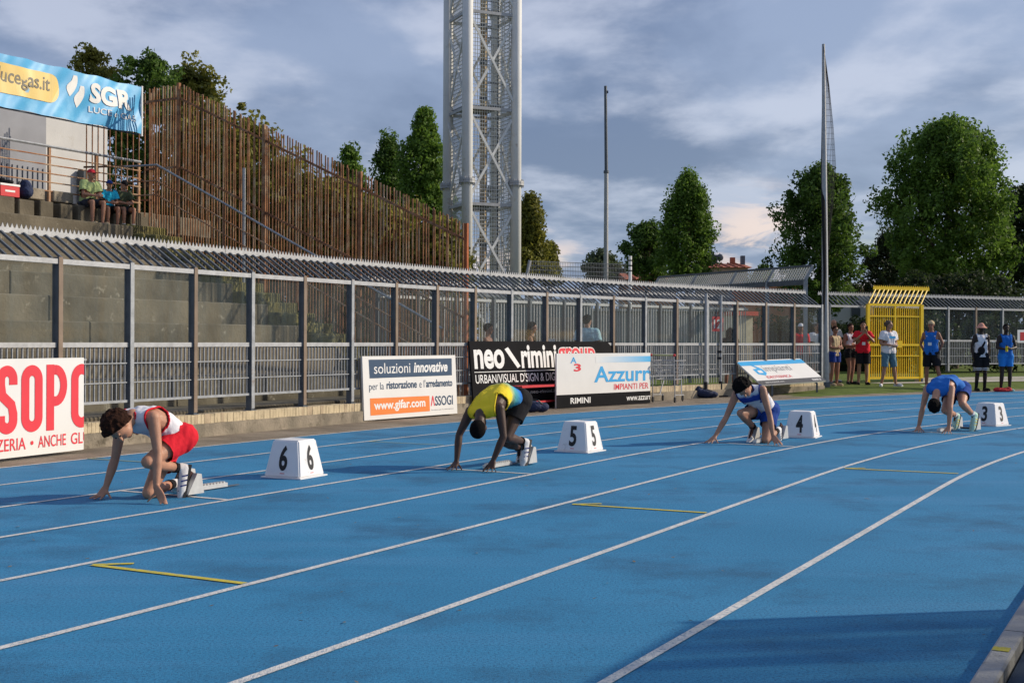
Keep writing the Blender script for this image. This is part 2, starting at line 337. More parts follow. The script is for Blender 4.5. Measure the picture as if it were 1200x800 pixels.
# apron, verge and ground beyond
def sm(x): x = max(0.0, min(1.0, x)); return x * x * (3 - 2 * x)
def rise(p, off): return 0.115 * sm((p.x - 6.0) / 3.0) * sm(off / 1.6)
def apron_mat():
    m = bpy.data.materials.new('apron_concrete_to_grass'); m.use_nodes = True; t = m.node_tree; b = t.nodes['Principled BSDF']; K = t.links
    b.inputs['Roughness'].default_value = 0.95; b.inputs['Specular IOR Level'].default_value = 0.15
    g = t.nodes.new('ShaderNodeNewGeometry'); at_ = t.nodes.new('ShaderNodeAttribute'); at_.attribute_name = 'grass'
    def nz(sc, de, ro=0.6):
        n = t.nodes.new('ShaderNodeTexNoise'); n.inputs['Scale'].default_value = sc; n.inputs['Detail'].default_value = de; n.inputs['Roughness'].default_value = ro
        K.new(g.outputs['Position'], n.inputs['Vector']); return n.outputs[0]
    def mr(v, a, b_, c=0.0, d=1.0):
        n = t.nodes.new('ShaderNodeMapRange'); n.inputs[1].default_value = a; n.inputs[2].default_value = b_; n.inputs[3].default_value = c; n.inputs[4].default_value = d
        K.new(v, n.inputs[0]); return n.outputs[0]
    def mx(f, a, b_):
        n = t.nodes.new('ShaderNodeMix'); n.data_type = 'RGBA'; K.new(f, n.inputs[0])
        for i, v in ((6, a), (7, b_)):
            if isinstance(v, tuple): n.inputs[i].default_value = (*v, 1)
            else: K.new(v, n.inputs[i])
        return n.outputs[2]
    conc = mx(mr(nz(1.3, 8), 0.35, 0.65), (0.20, 0.165, 0.125), (0.33, 0.28, 0.22))
    conc = mx(mr(nz(3.5, 8, 0.7), 0.58, 0.72, 0, 0.8), conc, (0.12, 0.10, 0.075))
    conc = mx(mr(nz(60, 2, 0.8), 0.35, 0.5, 0.4, 0), conc, (0.10, 0.085, 0.065))
    gr = mx(mr(nz(2.2, 7), 0.35, 0.65), (0.06, 0.10, 0.018), (0.135, 0.195, 0.038))
    gr = mx(mr(nz(30, 4, 0.8), 0.4, 0.7, 0, 0.7), gr, (0.16, 0.17, 0.05))
    ma = t.nodes.new('ShaderNodeMath'); ma.operation = 'ADD'; K.new(at_.outputs['Fac'], ma.inputs[0]); K.new(mr(nz(2.5, 6), 0.2, 0.8, -0.25, 0.25), ma.inputs[1])
    c = mx(mr(ma.outputs[0], 0.42, 0.58), conc, gr); K.new(c, b.inputs['Base Color'])
    bp = t.nodes.new('ShaderNodeBump'); bp.inputs['Strength'].default_value = 0.8; bp.inputs['Distance'].default_value = 0.03
    K.new(nz(45, 5, 0.75), bp.inputs['Height']); K.new(bp.outputs[0], b.inputs['Normal']); return m
offs = [0, 0.15, 0.35, 0.6, 0.9, 1.3, 1.8, 2.5, 3.5, 5, 7, 10, 15, 25, 40, 80, 200, 600]
SA = [-200, -70, -40, -30, -20, -15, -10, -5, 0] + [i * 1.0 for i in range(1, 95)]
v = []; f = []; ga = []; nn = len(offs)
for s in SA:
    for o_ in offs:
        p = tp(s, OUT + o_); z = -0.006 + rise(p, o_); v.append((p.x, p.y, z))
        gr = sm((p.x - 5.6) / 2.2) * sm((o_ - 0.25) / 0.5)
        if o_ > 3.4: gr = max(gr, 0.75 if (p.x > 2 or o_ > 12) else 0.1)
        ga.append(gr)
for i in range(len(SA) - 1):
    for j in range(nn - 1):
        a = i * nn + j; f.append((a, a + nn, a + nn + 1, a + 1))
b = MB(); b.v = v; b.f = f; apr = obj('trackside_ground', b, apron_mat()); apr['kind'] = 'structure'
at_ = apr.data.attributes.new('grass', 'FLOAT', 'POINT'); at_.data.foreach_set('value', ga)
b = MB().add([(-3000, -3000, -0.06), (3000, -3000, -0.06), (3000, 3000, -0.06), (-3000, 3000, -0.06)], [(0, 1, 2, 3)])
obj('ground', b, mat('rough_grass_ground', (0.10, 0.12, 0.045), 0.95, 0.5, 0.4, 0.5, 6))['kind'] = 'structure'
def gz(p):
    r = (Vector((p[0], p[1])) - C0); q = r.dot(UV) if r.dot(TV) < 0 else r.length
    return -0.006 + rise(Vector((p[0], p[1], 0)), max(0, q - OUT))
def standpt(px, Z): p = at(px, 450, Z); return Vector((p.x, p.y, gz(p)))
# green synthetic patch and pale concrete footing under the right-hand fence
# ------------------------------------------------------------------ perimeter fence
GLASS = glassmat('dusty_fence_glass', (0.94, 0.965, 0.965), (0.17, 0.23, 0.25), 0.055)
PS = 1.1664; TOP = 2.234; BRT = 0.296
def chain(x, y, h, ks, n):
    out_ = []
    for i in range(n + 1):
        out_.append((Vector((x, y, 0)), h)); x += PS * math.sin(h); y += PS * math.cos(h)
        h += ks(i)
    return out_
hb = 0.4594
x0 = -5.3232 - 8 * PS * math.sin(hb); y0 = 14.5465 - 8 * PS * math.cos(hb)
P = chain(x0, y0, hb, lambda i: 0.0 if i < 8 else 0.0167 if i - 8 < 7 else 0.0298 if i - 8 < 13 else 0.0218, 27)
me_post = MB().box((0, 0, 1.275), (0.055, 0.10, 1.96)).box((0, 0, 0.30), (0.11, 0.15, 0.012)).mesh('post'); me_post.materials.append(STEELD)
me_lit = MB().box((0, -0.056, 1.29), (0.062, 0.012, 1.93)).mesh('post_lit_face'); me_lit.materials.append(STEEL); me_lit2 = me_lit.copy(); me_lit2.materials.clear(); me_lit2.materials.append(mat('tan_lit_face', (0.27, 0.20, 0.145), 0.75, 0.3, 4, 0.2, 40))
me_top = MB().box((PS / 2, -0.02, TOP - 0.03), (PS - 0.064, 0.06, 0.06)).mesh('top_rail'); me_top.materials.append(STEELL)
me_tran = MB().box((PS / 2, -0.01, 1.228), (PS - 0.064, 0.04, 0.058)).mesh('transom'); me_tran.materials.append(STEELL)
me_low = MB().box((PS / 2, -0.01, 0.525), (PS - 0.064, 0.04, 0.032)).mesh('lower_rail'); me_low.materials.append(STEEL)
me_cross = MB().box((PS / 2, -0.022, 0), (PS - 0.09, 0.010, 0.014)).mesh('cross_wire'); me_cross.materials.append(STEEL)
me_pick = MB().box((0, 0, 0.87), (0.011, 0.022, 0.655)).mesh('picket'); me_pick.materials.append(STEEL)
me_glass = MB().box((PS / 2, 0.005, 1.73), (PS - 0.075, 0.010, 0.94)).mesh('glass_pane'); me_glass.materials.append(GLASS)
OW, OH = 0.46, 0.33
bm_ = MB(); bm_.beam((0, 0.0, TOP + 0.002), (0, OW, TOP + OH - 0.02), 0.028, 0.028, (1, 0, 0)); me_ob = bm_.mesh('overhang_bar'); me_ob.materials.append(STEELD)
bm_ = MB(); bm_.beam((PS / 2 - PS / 2 + 0.001, OW + 0.012, TOP + OH), (PS - 0.001, OW + 0.012, TOP + OH), 0.012, 0.065)
nt_ = 17
for i in range(nt_):
    a = (i + 0.5) * PS / nt_
    bm_.add([(a - 0.024, OW + 0.008, TOP + OH + 0.030), (a + 0.024, OW + 0.008, TOP + OH + 0.030), (a, OW + 0.008, TOP + OH + 0.085),
             (a - 0.024, OW + 0.016, TOP + OH + 0.030), (a + 0.024, OW + 0.016, TOP + OH + 0.030), (a, OW + 0.016, TOP + OH + 0.085)], [(0, 1, 2), (5, 4, 3), (0, 2, 5, 3), (1, 4, 5, 2)])
me_strip = bm_.mesh('spiked_strip'); me_strip.materials.append(STEELL)
NB = 15
bm_ = MB()
for j in range(NB): bm_.box((0.035 + (j + 0.5) * (PS - 0.07) / NB, 0, 0.87), (0.011, 0.022, 0.655))
me_prow = bm_.mesh('picket_row'); me_prow.materials.append(STEEL)
def fence(root, pts, z=lambda p: 0.0, skip=(), single=None, pickets=True, glass=True, over=True, last=True, closed_over=()):
    for i in range(len(pts) - 1):
        p, h = pts[i]; q = pts[i + 1][0]; rz = math.pi / 2 - math.atan2(q.x - p.x, q.y - p.y); R = (0, 0, rz)
        # local x along the fence, local y away from the track (to the left of travel)
        w = Vector((p.x, p.y, z(p))); X = Vector((math.cos(rz), math.sin(rz), 0))
        if i in skip:
            continue
        inst('post', me_post, root, w, R); inst('post_lit_face', me_lit2 if i % 2 == 0 or i % 5 == 0 else me_lit, root, w, R)
        inst('top_rail', me_top, root, w, R)
        inst('transom', me_tran, root, w, R); inst('lower_rail', me_low, root, w, R)
        if glass: inst('glass_pane', me_glass, root, w, R)
        for hz in (1.0, 0.76): inst('cross_wire', me_cross, root, w + Vector((0, 0, hz)), R)
        if single and i in single:
            for j in range(NB): inst('picket', me_pick, root, w + X * (0.035 + (j + 0.5) * (PS - 0.07) / NB), R)
        elif pickets:
            o = inst('picket_row', me_prow, root, w, R); o['kind'] = 'stuff'
        if over:
            for j in range(7): inst('overhang_bar', me_ob, root, w + X * ((j + 0.5) * PS / 7), (0, 0, rz + random.uniform(-0.01, 0.01)))
            inst('spiked_strip', me_strip, root, w, R)
    if last:
        p, h = pts[-1]; w = Vector((p.x, p.y, z(p))); inst('post', me_post, root, w, (0, 0, math.pi / 2 - h)); inst('post_lit_face', me_lit, root, w, (0, 0, math.pi / 2 - h))
fen = thing('perimeter_fence', P[8][0], 'long grey steel and glass fence with spiked overhang along the brick plinth', 'fence')
fence(fen, P, single=set(range(7, 27)))

# plinth wall of bricks on concrete under that fence
wal = thing('brick_plinth_wall', P[8][0], 'low stained concrete plinth topped with upright cream bricks under the long fence', 'wall')
BR = mat('cream_brick', (0.60, 0.50, 0.33), 0.9, 0.25, 9, 0.4, 60, wear=((0.30, 0.25, 0.17), 5, 0.56, 0.7))
BR2 = mat('cream_brick_worn', (0.50, 0.40, 0.27), 0.9, 0.3, 9, 0.4, 60)
me_b1 = MB().box((0, 0, 0), (0.059, 0.19, 0.125)).mesh('brick'); me_b1.materials.append(BR)
me_b2 = MB().box((0, 0, 0), (0.059, 0.19, 0.125)).mesh('brick'); me_b2.materials.append(BR2)
rest = MB(); pl = MB(); mort = MB(); nb_ = 0
for i in range(len(P) - 1):
    p = P[i][0]; q = P[i + 1][0]; d = (q - p).normalized(); nrm = Vector((-d.y, d.x, 0))
    pl.beam(p - nrm * 0.005 + Vector((0, 0, 0.045)) - d * 0.02, q - nrm * 0.005 + Vector((0, 0, 0.045)) + d * 0.0, 0.26, 0.25)
    mort.beam(p + Vector((0, 0, 0.228)), q + Vector((0, 0, 0.228)), 0.172, 0.113)
    for j in range(18):
        c = p + d * ((j + 0.5) * PS / 18) + Vector((0, 0, 0.2325 + random.uniform(-0.003, 0.003))) + nrm * random.uniform(-0.004, 0.004)
        rz = math.atan2(d.y, d.x)
        if 8 <= i < 24 and nb_ < 300:
            inst('brick', me_b2 if random.random() < 0.25 else me_b1, wal, c, (0, random.uniform(-0.03, 0.03), rz)); nb_ += 1
        else: rest.box(c, (0.059, 0.19, 0.125), d)
o = obj('brick_course', rest, BR, wal); o['kind'] = 'stuff'
obj('plinth', pl, KERBC, wal); obj('mortar', mort, mat('mortar', (0.10, 0.085, 0.06), 0.95), wal)

# ------------------------------------------------------------------ terraced stand, local frame: a away from track, k back along it
E0 = Vector((-0.9, 25.0, 0)); DN = Vector((-0.878, 0.479, 0)); DK = Vector((-0.479, -0.878, 0))
def st(a, k, z): return E0 + DN * a + DK * k + Vector((0, 0, z))
stand = thing('terraced_stand', st(4, 8, 0), 'weathered concrete seating terraces rising behind the glass fence', 'grandstand')
levels = [(7.7 - 0.95 * i, 3.78 - 0.44 * i) for i in range(9)]
def blk(a0, a1, k0, k1, z0, z1, m, name, parent):
    b = MB(); pts = [st(a, k, z) for z in (z0, z1) for a, k in ((a0, k0), (a1, k0), (a1, k1), (a0, k1))]
    b.add(pts, [(3, 2, 1, 0), (4, 5, 6, 7), (0, 1, 5, 4), (1, 2, 6, 5), (2, 3, 7, 6), (3, 0, 4, 7)])
    bm = bmesh.new(); me = b.mesh(name, wloc(parent)); bm.from_mesh(me); bmesh.ops.recalc_face_normals(bm, faces=bm.faces); bmesh.ops.bevel(bm, geom=bm.edges[:], offset=0.018, segments=1, affect='EDGES'); bm.to_mesh(me); bm.free()
    return put(name, me, m, parent)
for i, (a, z) in enumerate(levels):
    k = 1.45
    while k < 24:
        k2 = min(24, k + 5.6); blk(a + random.uniform(-0.004, 0.004), a + 1.3, k, k2 - 0.006, z - 0.62, z, CONC, 'terrace_step', stand); k = k2
blk(0.2, 8.7, 1.5, 24, -0.2, 0.05, CONC, 'footing', stand)
# top seat row, broken off near the sitters, and blocks
blk(8.6, 9.6, 4.25, 24, 3.6, 4.24, CONC, 'seat_row', stand)
k = 0.3
for w_, g_, zz in ((0.34, 0.16, 4.22), (0.34, 0.16, 4.24), (0.36, 0.14, 4.20), (0.36, 0.16, 4.23), (0.34, 0.18, 4.21), (0.36, 0.14, 4.22), (0.4, 0.1, 4.2), (0.4, 0.1, 4.22)):
    blk(8.62, 9.15, k, k + w_, 3.76, zz, CONC, 'seat_block', stand); k += w_ + g_
blk(9.05, 9.6, 0.2, 4.3, 3.5, 4.30, CONC, 'walkway_edge', stand)
k = 2.0
while k < 9:
    blk(8.95, 9.35, k, k + 0.55, 4.28, 4.52, KERBC, 'parapet_block', stand); k += 0.78
blk(9.5, 16, -3.0, 24, 3.9, 4.36, CONC, 'walkway', stand)
# stairway with half-height treads beside the rusty fence
for i in range(18):
    a = 7.9 - 0.475 * i; z = 3.84 - 0.22 * i
    if z < 0.1: break
    blk(a, a + 0.62, 0.22, 1.44, z - 0.45, z, MOSS, 'stair_tread', stand)
    if i % 2 == 0 and i > 1: blk(a + 0.1, a + 0.42, 1.0, 1.44, z - 0.2, z + 0.18, MOSS, 'stair_block', stand)

# rusty palisade
pal = thing('rusty_palisade', st(4, 0, 0), 'tall rusty iron bar fence stepping down beside the concrete stand', 'fence')
ab = 8.75; i = 0
def ptop(a): return 3.62 + 0.46 * min(a, 7.72)
def pbase(a): return max(0.2, 0.35 + 0.46 * (a - 0.2))
unit = MB().tube((0, 0, 0), (0, 0, 1), 0.0165, n=5).mesh('iron_bar'); unit.materials.append(RUST)
unit2 = MB().box((0, 0, 0.5), (0.030, 0.026, 1)).mesh('iron_bar'); unit2.materials.append(RUSTL)
a = 0.12
while a < 8.75:
    zt = ptop(a) + random.uniform(-0.02, 0.02); zb = pbase(a) - 0.3
    p = st(a, 0, zb) + DK * random.uniform(-0.012, 0.012)
    inst('iron_bar', unit2 if random.random() < 0.36 else unit, pal, p, (random.uniform(-0.006, 0.006), random.uniform(-0.006, 0.006), 0), (1, 1, zt - zb)); a += 0.080
k = 0.1
for dzz in (-0.32, -1.9):
    obj('palisade_rail', MB().beam(st(0, 0.025, ptop(0) + dzz), st(7.72, 0.025, ptop(7.72) + dzz), 0.02, 0.05).beam(st(7.72, 0.025, ptop(8) + dzz), st(8.75, 0.025, ptop(8) + dzz), 0.02, 0.05), RUST, pal)
for a in (0.0, 2.6, 5.2, 7.72):
    obj('palisade_post', MB().box(st(a, 0.05, (ptop(a) + 0.0) / 2), (0.07, 0.07, ptop(a) + 0.05), DN), mat('orange_rust', (0.42, 0.13, 0.05), 0.9, 0.4, 6, 0.3, 40) if a == 0 else RUST, pal)
# second run along the top walkway, behind the banner edge
pal2 = thing('rusty_screen', st(9.2, -0.1, 4.3), 'short run of rusty upright bars behind the right end of the blue banner', 'fence')
for j in range(13):
    a = 8.85 + j * 0.14; inst('iron_bar', unit, pal2, st(a, -0.4 + 0.05 * j, 4.2), (0, 0, 0), (1, 1, 2.95 + random.uniform(-0.03, 0.03)))
for z in (4.6, 5.42, 6.9): obj('palisade_rail', MB().beam(st(8.8, -0.38, z), st(10.6, 0.22, z), 0.02, 0.045), RUST, pal2)
# stair handrails
hr = thing('stair_handrail', st(4, 0.5, 2), 'grey pipe handrail with two rails running down the mossy stairs', 'handrail')
HRK = 0.55
for dz in (0.98, 0.62, 0.3):
    pts = [st(8.9, HRK, 4.3 + dz), st(7.9, HRK, 4.28 + dz)] + [st(0.25, HRK, 0.55 + dz)]
    obj('rail', MB().path(pts, 0.026 if dz > 0.9 else 0.017), STEEL if dz > 0.9 else RUSTL, hr)
for a in (7.9, 5.9, 3.9, 1.9, 0.25):
    zb = 0.55 + (a - 0.25) * (4.28 - 0.55) / 7.65
    obj('post', MB().tube(st(a, HRK, zb - 0.25), st(a, HRK, zb + 0.98), 0.028), RUST, hr)
gp = at(286, 292, 27.2); tag(obj('galvanised_pole', MB().tube((gp.x, gp.y, 1.9), at(286, 197, 27.2), 0.035), STEELL), 'thin galvanised pole rising beside the mossy stairs in front of the rusty bars', 'pole')
# walkway railing
rl = thing('walkway_railing', st(9.0, 6, 4.3), 'rusty cream railing of horizontal bars along the top walkway of the stand', 'railing')
for j, z in enumerate((5.47, 5.26, 5.07, 4.88, 4.69, 4.50)):
    bb = MB().tube(st(9.0, -0.05, z), st(9.0, 16, z), 0.032 if j == 0 else 0.016, n=6); obj('rail', bb, STEEL if j == 0 else RUSTL, rl)
for k in (0.0, 1.30, 2.62, 3.94, 5.26, 6.6, 7.9, 9.2, 10.5):
    obj('post', MB().box(st(9.02, k, 4.87), (0.055, 0.055, 1.2), DN), RUSTL, rl)
# building behind
PALE = mat('pale_render', (0.56, 0.56, 0.55), 0.9, 0.12, 1.5, 0.2, 30, wear=((0.42, 0.40, 0.36), 1.6, 0.6, 0.75))
GREYW = mat('shaded_grey_cladding', (0.30, 0.31, 0.34), 0.8, 0.15, 2)
bld = thing('stand_building', st(12, 8, 4.3), 'pale flat walled block on the stand behind the railing and banner', 'building')
k1 = 3.1
blk(12.2, 18, -2.05, 30, 4.3, 7.6, PALE, 'wall', bld)
blk(11.9, 12.16, 0.2, 30, 4.3, 7.3, GREYW, 'shaded_cladding', bld)  # darker grey facing stands in for the shaded left part of the wall
for j in range(60): obj('cladding_rib', MB().box(st(11.88, 0.3 + j * 0.15, 4.9), (0.02, 0.035, 1.1), DN), GREYW, bld)
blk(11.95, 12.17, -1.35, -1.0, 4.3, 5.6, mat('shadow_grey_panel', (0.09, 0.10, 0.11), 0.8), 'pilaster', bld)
for k in (4.55, 9.4): tag(obj('banner_column', MB().box(st(9.7, k, 5.75), (0.12, 0.12, 2.8), DN), RUST), 'dark rust coloured column holding up the %s of the blue banner' % ('middle' if k < 5 else 'off-frame left end'), 'column')

# ------------------------------------------------------------------ text and boards
def text_me(s, bold=0.0, shear=0.0, sp=1.0):
    cu = bpy.data.curves.new('txt', 'FONT'); cu.body = s; cu.offset = bold; cu.shear = shear; cu.space_character = sp; cu.resolution_u = 4
    o = bpy.data.objects.new('txt', cu); COL.objects.link(o); bpy.context.view_layer.update()
    me = bpy.data.meshes.new_from_object(o); bpy.data.objects.remove(o); bpy.data.curves.remove(cu); return me
def lettering(parent, s, m, x, z, w, h, y=-0.004, bold=0.0, shear=0.0, sp=1.0, clip=None, name='lettering', flip=None):
    "flat print on a board: parent's own frame, x right, z up, front -y"
    me = text_me(s, bold, shear, sp); co = np.zeros(len(me.vertices) * 3); me.vertices.foreach_get('co', co); co = co.reshape(-1, 3)
    mn, mxx = co.min(0), co.max(0); c = co.copy()
    c[:, 0] = x + (co[:, 0] - mn[0]) / (mxx[0] - mn[0]) * w; c[:, 2] = z + (co[:, 1] - mn[1]) / (mxx[1] - mn[1]) * h; c[:, 1] = y
    me.vertices.foreach_set('co', c.ravel()); me.update()
    if clip:
        bm = bmesh.new(); bm.from_mesh(me)
        for pt, no in (((clip[0], 0, 0), (-1, 0, 0)), ((clip[1], 0, 0), (1, 0, 0))):
            bmesh.ops.bisect_plane(bm, geom=bm.verts[:] + bm.edges[:] + bm.faces[:], plane_co=pt, plane_no=no, clear_outer=True)
        bm.to_mesh(me); bm.free()
    return put(name, me, m, parent)
def rect(parent, name, x0, x1, z0, z1, m, y=-0.0025, pts=None):
    pts = pts or [(x0, z0), (x1, z0), (x1, z1), (x0, z1)]
    return put(name, MB().add([(a, y, c) for a, c in pts], [tuple(range(len(pts)))]).mesh(name), m, parent)
def board(name, A, B, h, label, cat, lean=0.0, zlift=0.0, thick=0.035, face=WHITEP):
    A = Vector(A); B = Vector(B); rz = math.atan2(B.y - A.y, B.x - A.x); w = (B.xy - A.xy).length
    r = thing(name, (A.x, A.y, zlift), label, cat); r.rotation_euler = (lean, 0, rz)
    m = MB().box((w / 2, thick / 2, h / 2), (w, thick, h)); put('panel', m.mesh('panel'), face, r)
    return r, w
BORDER = mat('board_rear_frame', (0.25, 0.22, 0.19), 0.8)
PRED = mat('print_red', (0.72, 0.035, 0.055), 0.6, 0.08, 4); PBLUE = mat('print_sky_blue', (0.03, 0.36, 0.72), 0.6, 0.08, 4); PNAVY = mat('print_navy', (0.014, 0.055, 0.12), 0.6, 0.1, 4)
PORG = mat('print_orange', (0.80, 0.21, 0.03), 0.6, 0.08, 4); PBLK = mat('print_black', (0.02, 0.02, 0.022), 0.6); PWH = mat('print_white', (0.78, 0.78, 0.76), 0.6, 0.06); PGR = mat('print_grey', (0.30, 0.31, 0.33), 0.6)
DIRTW = mat('dirty_white_board', (0.74, 0.735, 0.71), 0.55, 0.07, 2, wear=((0.45, 0.42, 0.36), 9, 0.70, 0.78))
# board with SOPO
B1 = onground(98, 529.5); A1 = onground(0, 541); d = (B1 - A1).normalized(); A1 = B1 - d * 3.05
r, w = board('banner_board', A1, B1, 1.055, 'leftmost white advertising board, with huge red letters cut off at its edge', 'advertising board', zlift=0.03, face=DIRTW)
x = w - 0.02
def bpx(A, B, px):
    t1 = (px - 600) / FPX; d_ = (B - A).normalized(); return (t1 * A.y - A.x) / (d_.x - t1 * d_.y)
def stroke(parent, pts, wd, m, closed=False, clip=None, y=-0.004):
    n = len(pts); P_ = [Vector((p[0], 0, p[1])) for p in pts]; q = MB(); L_, R_ = [], []
    for i in range(n):
        a = P_[(i - 1) % n] if (closed or i > 0) else P_[i]; b_ = P_[(i + 1) % n] if (closed or i < n - 1) else P_[i]
        d_ = (b_ - a).normalized(); nn_ = Vector((-d_.z, 0, d_.x)) * wd / 2; L_.append(P_[i] + nn_); R_.append(P_[i] - nn_)
    for i in range(n if closed else n - 1):
        j = (i + 1) % n; q.add([(v.x, y, v.z) for v in (L_[i], R_[i], R_[j], L_[j])], [(0, 1, 2, 3)])
    me = q.mesh('lettering')
    if clip:
        bm = bmesh.new(); bm.from_mesh(me); bmesh.ops.bisect_plane(bm, geom=bm.verts[:] + bm.edges[:] + bm.faces[:], plane_co=(clip, 0, 0), plane_no=(1, 0, 0), clear_outer=True); bm.to_mesh(me); bm.free()
    return put('lettering', me, m, parent)
def arc(cx_, cz_, rx, rz_, a0_, a1_, n=14): return [(cx_ + rx * math.cos(math.radians(a0_ + (a1_ - a0_) * i / n)), cz_ + rz_ * math.sin(math.radians(a0_ + (a1_ - a0_) * i / n))) for i in range(n + 1)]
ZB, ZT = 0.255, 0.985; sw = 0.118
def letO(xa, xb, clip=None):
    c_ = (xa + xb) / 2; rx = (xb - xa - sw) / 2; stroke(r, arc(c_, ZT - sw / 2 - rx, rx, rx, 0, 180) + arc(c_, ZB + sw / 2 + rx, rx, rx, 180, 360), sw, PRED, True, clip)
letO(bpx(A1, B1, 25), bpx(A1, B1, 50)); letO(bpx(A1, B1, 83.5), bpx(A1, B1, 108), w - 0.002)
xa, xb = bpx(A1, B1, 54.5), bpx(A1, B1, 79); rz2 = 0.175
stroke(r, [(xa + sw / 2, ZB), (xa + sw / 2, ZT - sw / 2 - 0.03), (xa + sw / 2, ZT)], sw, PRED); mz = ZT - sw / 2 - rz2
stroke(r, [(xa + sw, ZT - sw / 2), (xb - sw / 2 - rz2 * 0.7, ZT - sw / 2)] + arc(xb - sw / 2 - rz2 * 0.7, mz, rz2 * 0.7, rz2, 90, -90) + [(xa + sw, mz - rz2)], sw * 0.92, PRED, y=-0.0045)
xa, xb = bpx(A1, B1, -4), bpx(A1, B1, 20.5); c_ = (xa + xb) / 2; rx = (xb - xa - sw) / 2
stroke(r, [(c_ + rx, ZT - sw / 2 - rx - 0.06)] + arc(c_, ZT - sw / 2 - rx, rx, rx, 0, 180) + [(c_ - rx, ZT - sw / 2 - rx - 0.06), (c_ - rx * 0.72, 0.66), (c_ + rx * 0.72, 0.56), (c_ + rx, ZB + sw / 2 + rx + 0.06)] + arc(c_, ZB + sw / 2 + rx, rx, rx, 0, -180) + [(c_ - rx, ZB + sw / 2 + rx + 0.05)], sw, PRED)
lettering(r, 'RI', PRED, 0.1, 0.25, 0.8, 0.745, bold=0.05)
lettering(r, 'PIZZERIA', PRED, bpx(A1, B1, -22), 0.075, bpx(A1, B1, 30.5) - bpx(A1, B1, -22), 0.13, bold=0.006)
lettering(r, '\u2022', PRED, bpx(A1, B1, 36), 0.115, 0.045, 0.045)
lettering(r, 'ANCHE', PRED, bpx(A1, B1, 45), 0.075, bpx(A1, B1, 77.5) - bpx(A1, B1, 45), 0.13, bold=0.006)
lettering(r, 'GLUT', PRED, bpx(A1, B1, 83.5), 0.075, 0.40, 0.13, bold=0.006, clip=(0.02, w))
put('leg', MB().beam((w - 0.3, 0.05, 0.9), (w - 0.1, 0.4, 0.0), 0.03, 0.03).beam((0.3, 0.05, 0.9), (0.3, 0.45, 0.0), 0.03, 0.03).mesh('leg'), STEELD, r)
put('stay', MB().beam((w + 0.002, 0.06, 1.03), (w + 0.14, 0.10, 1.03), 0.03, 0.02).mesh('stay'), STEELL, r)
# gifar board
A = onground(427, 494); B = onground(536, 485.5)
r, w = board('banner_board', A, B, 1.02, 'white board with navy strip and orange web address strip, left of the black board', 'advertising board', zlift=0.02, lean=-0.05, face=DIRTW)
put('rear_frame', MB().box((w / 2, 0.06, 0.5), (w - 0.02, 0.045, 0.98)).mesh('rear_frame'), BORDER, r)
rect(r, 'print_strip', 0, 0, 0, 0, PNAVY, pts=[(0.16, 0.665), (2.33, 0.67), (2.34, 0.965), (0.15, 0.965)])
lettering(r, 'soluzioni', PWH, 0.27, 0.735, 0.92, 0.17); lettering(r, 'innovative', PWH, 1.28, 0.735, 0.93, 0.17, bold=0.03, shear=0.2)
lettering(r, 'per la', PNAVY, 0.14, 0.44, 0.36, 0.155, bold=-0.008); lettering(r, 'ristorazione', PNAVY, 0.57, 0.48, 0.78, 0.125, bold=0.022)
lettering(r, "e l'", PNAVY, 1.42, 0.48, 0.16, 0.13, bold=-0.008); lettering(r, 'arredamento', PNAVY, 1.60, 0.48, 0.73, 0.13, bold=0.022)
rect(r, 'print_strip', 0, 0, 0, 0, PORG, pts=[(0.15, 0.07), (1.68, 0.075), (1.68, 0.335), (0.15, 0.345)])
lettering(r, 'www.gifar.com', PWH, 0.24, 0.115, 1.32, 0.185, bold=0.03)
lettering(r, 'SSOGI', PNAVY, 1.83, 0.16, 0.50, 0.165, bold=0.012)
rect(r, 'logo_peak', 0, 0, 0, 0, PRED, pts=[(1.71, 0.16), (1.735, 0.16), (1.77, 0.28), (1.80, 0.16), (1.825, 0.16), (1.785, 0.33), (1.755, 0.33)])
lettering(r, 'forniture per la ristorazione', PGR, 1.72, 0.075, 0.62, 0.03)
# neo board leaning back
A = at(556, 484, 22.3); B = at(728, 470, 26.4); A.z = B.z = 0
BLKB = mat('black_board', (0.010, 0.010, 0.012), 0.85, 0.3, 3, wear=((0.03, 0.03, 0.03), 8, 0.62, 0.75), spec=0.12)
r, w = board('banner_board', A, B, 1.27, 'long black board with large white and red lettering behind the red bench', 'advertising board', lean=-0.10, zlift=0.02, face=BLKB)
lettering(r, 'neo', PWH, 0.10, 0.76, 0.92, 0.36, bold=0.03); rect(r, 'slash', 0, 0, 0, 0, PWH, pts=[(1.05, 1.12), (1.16, 1.16), (1.52, 0.80), (1.42, 0.76)])
lettering(r, 'rimini', PWH, 1.56, 0.76, 1.20, 0.44, bold=0.03)
lettering(r, 'group', PWH, 2.80, 0.76, 1.40, 0.40, bold=0.075); lettering(r, 'group', PRED, 2.82, 0.78, 1.36, 0.36, bold=0.02, y=-0.0065)
rect(r, 'rule', 0.08, 3.9, 0.70, 0.712, PWH)
lettering(r, "URBAN/VISUAL D'SIGN & DIGITAL", PWH, 0.10, 0.50, 2.95, 0.165, bold=0.006)
lettering(r, 'www.neo-rimini.it', PWH, 1.35, 0.27, 1.3, 0.06)
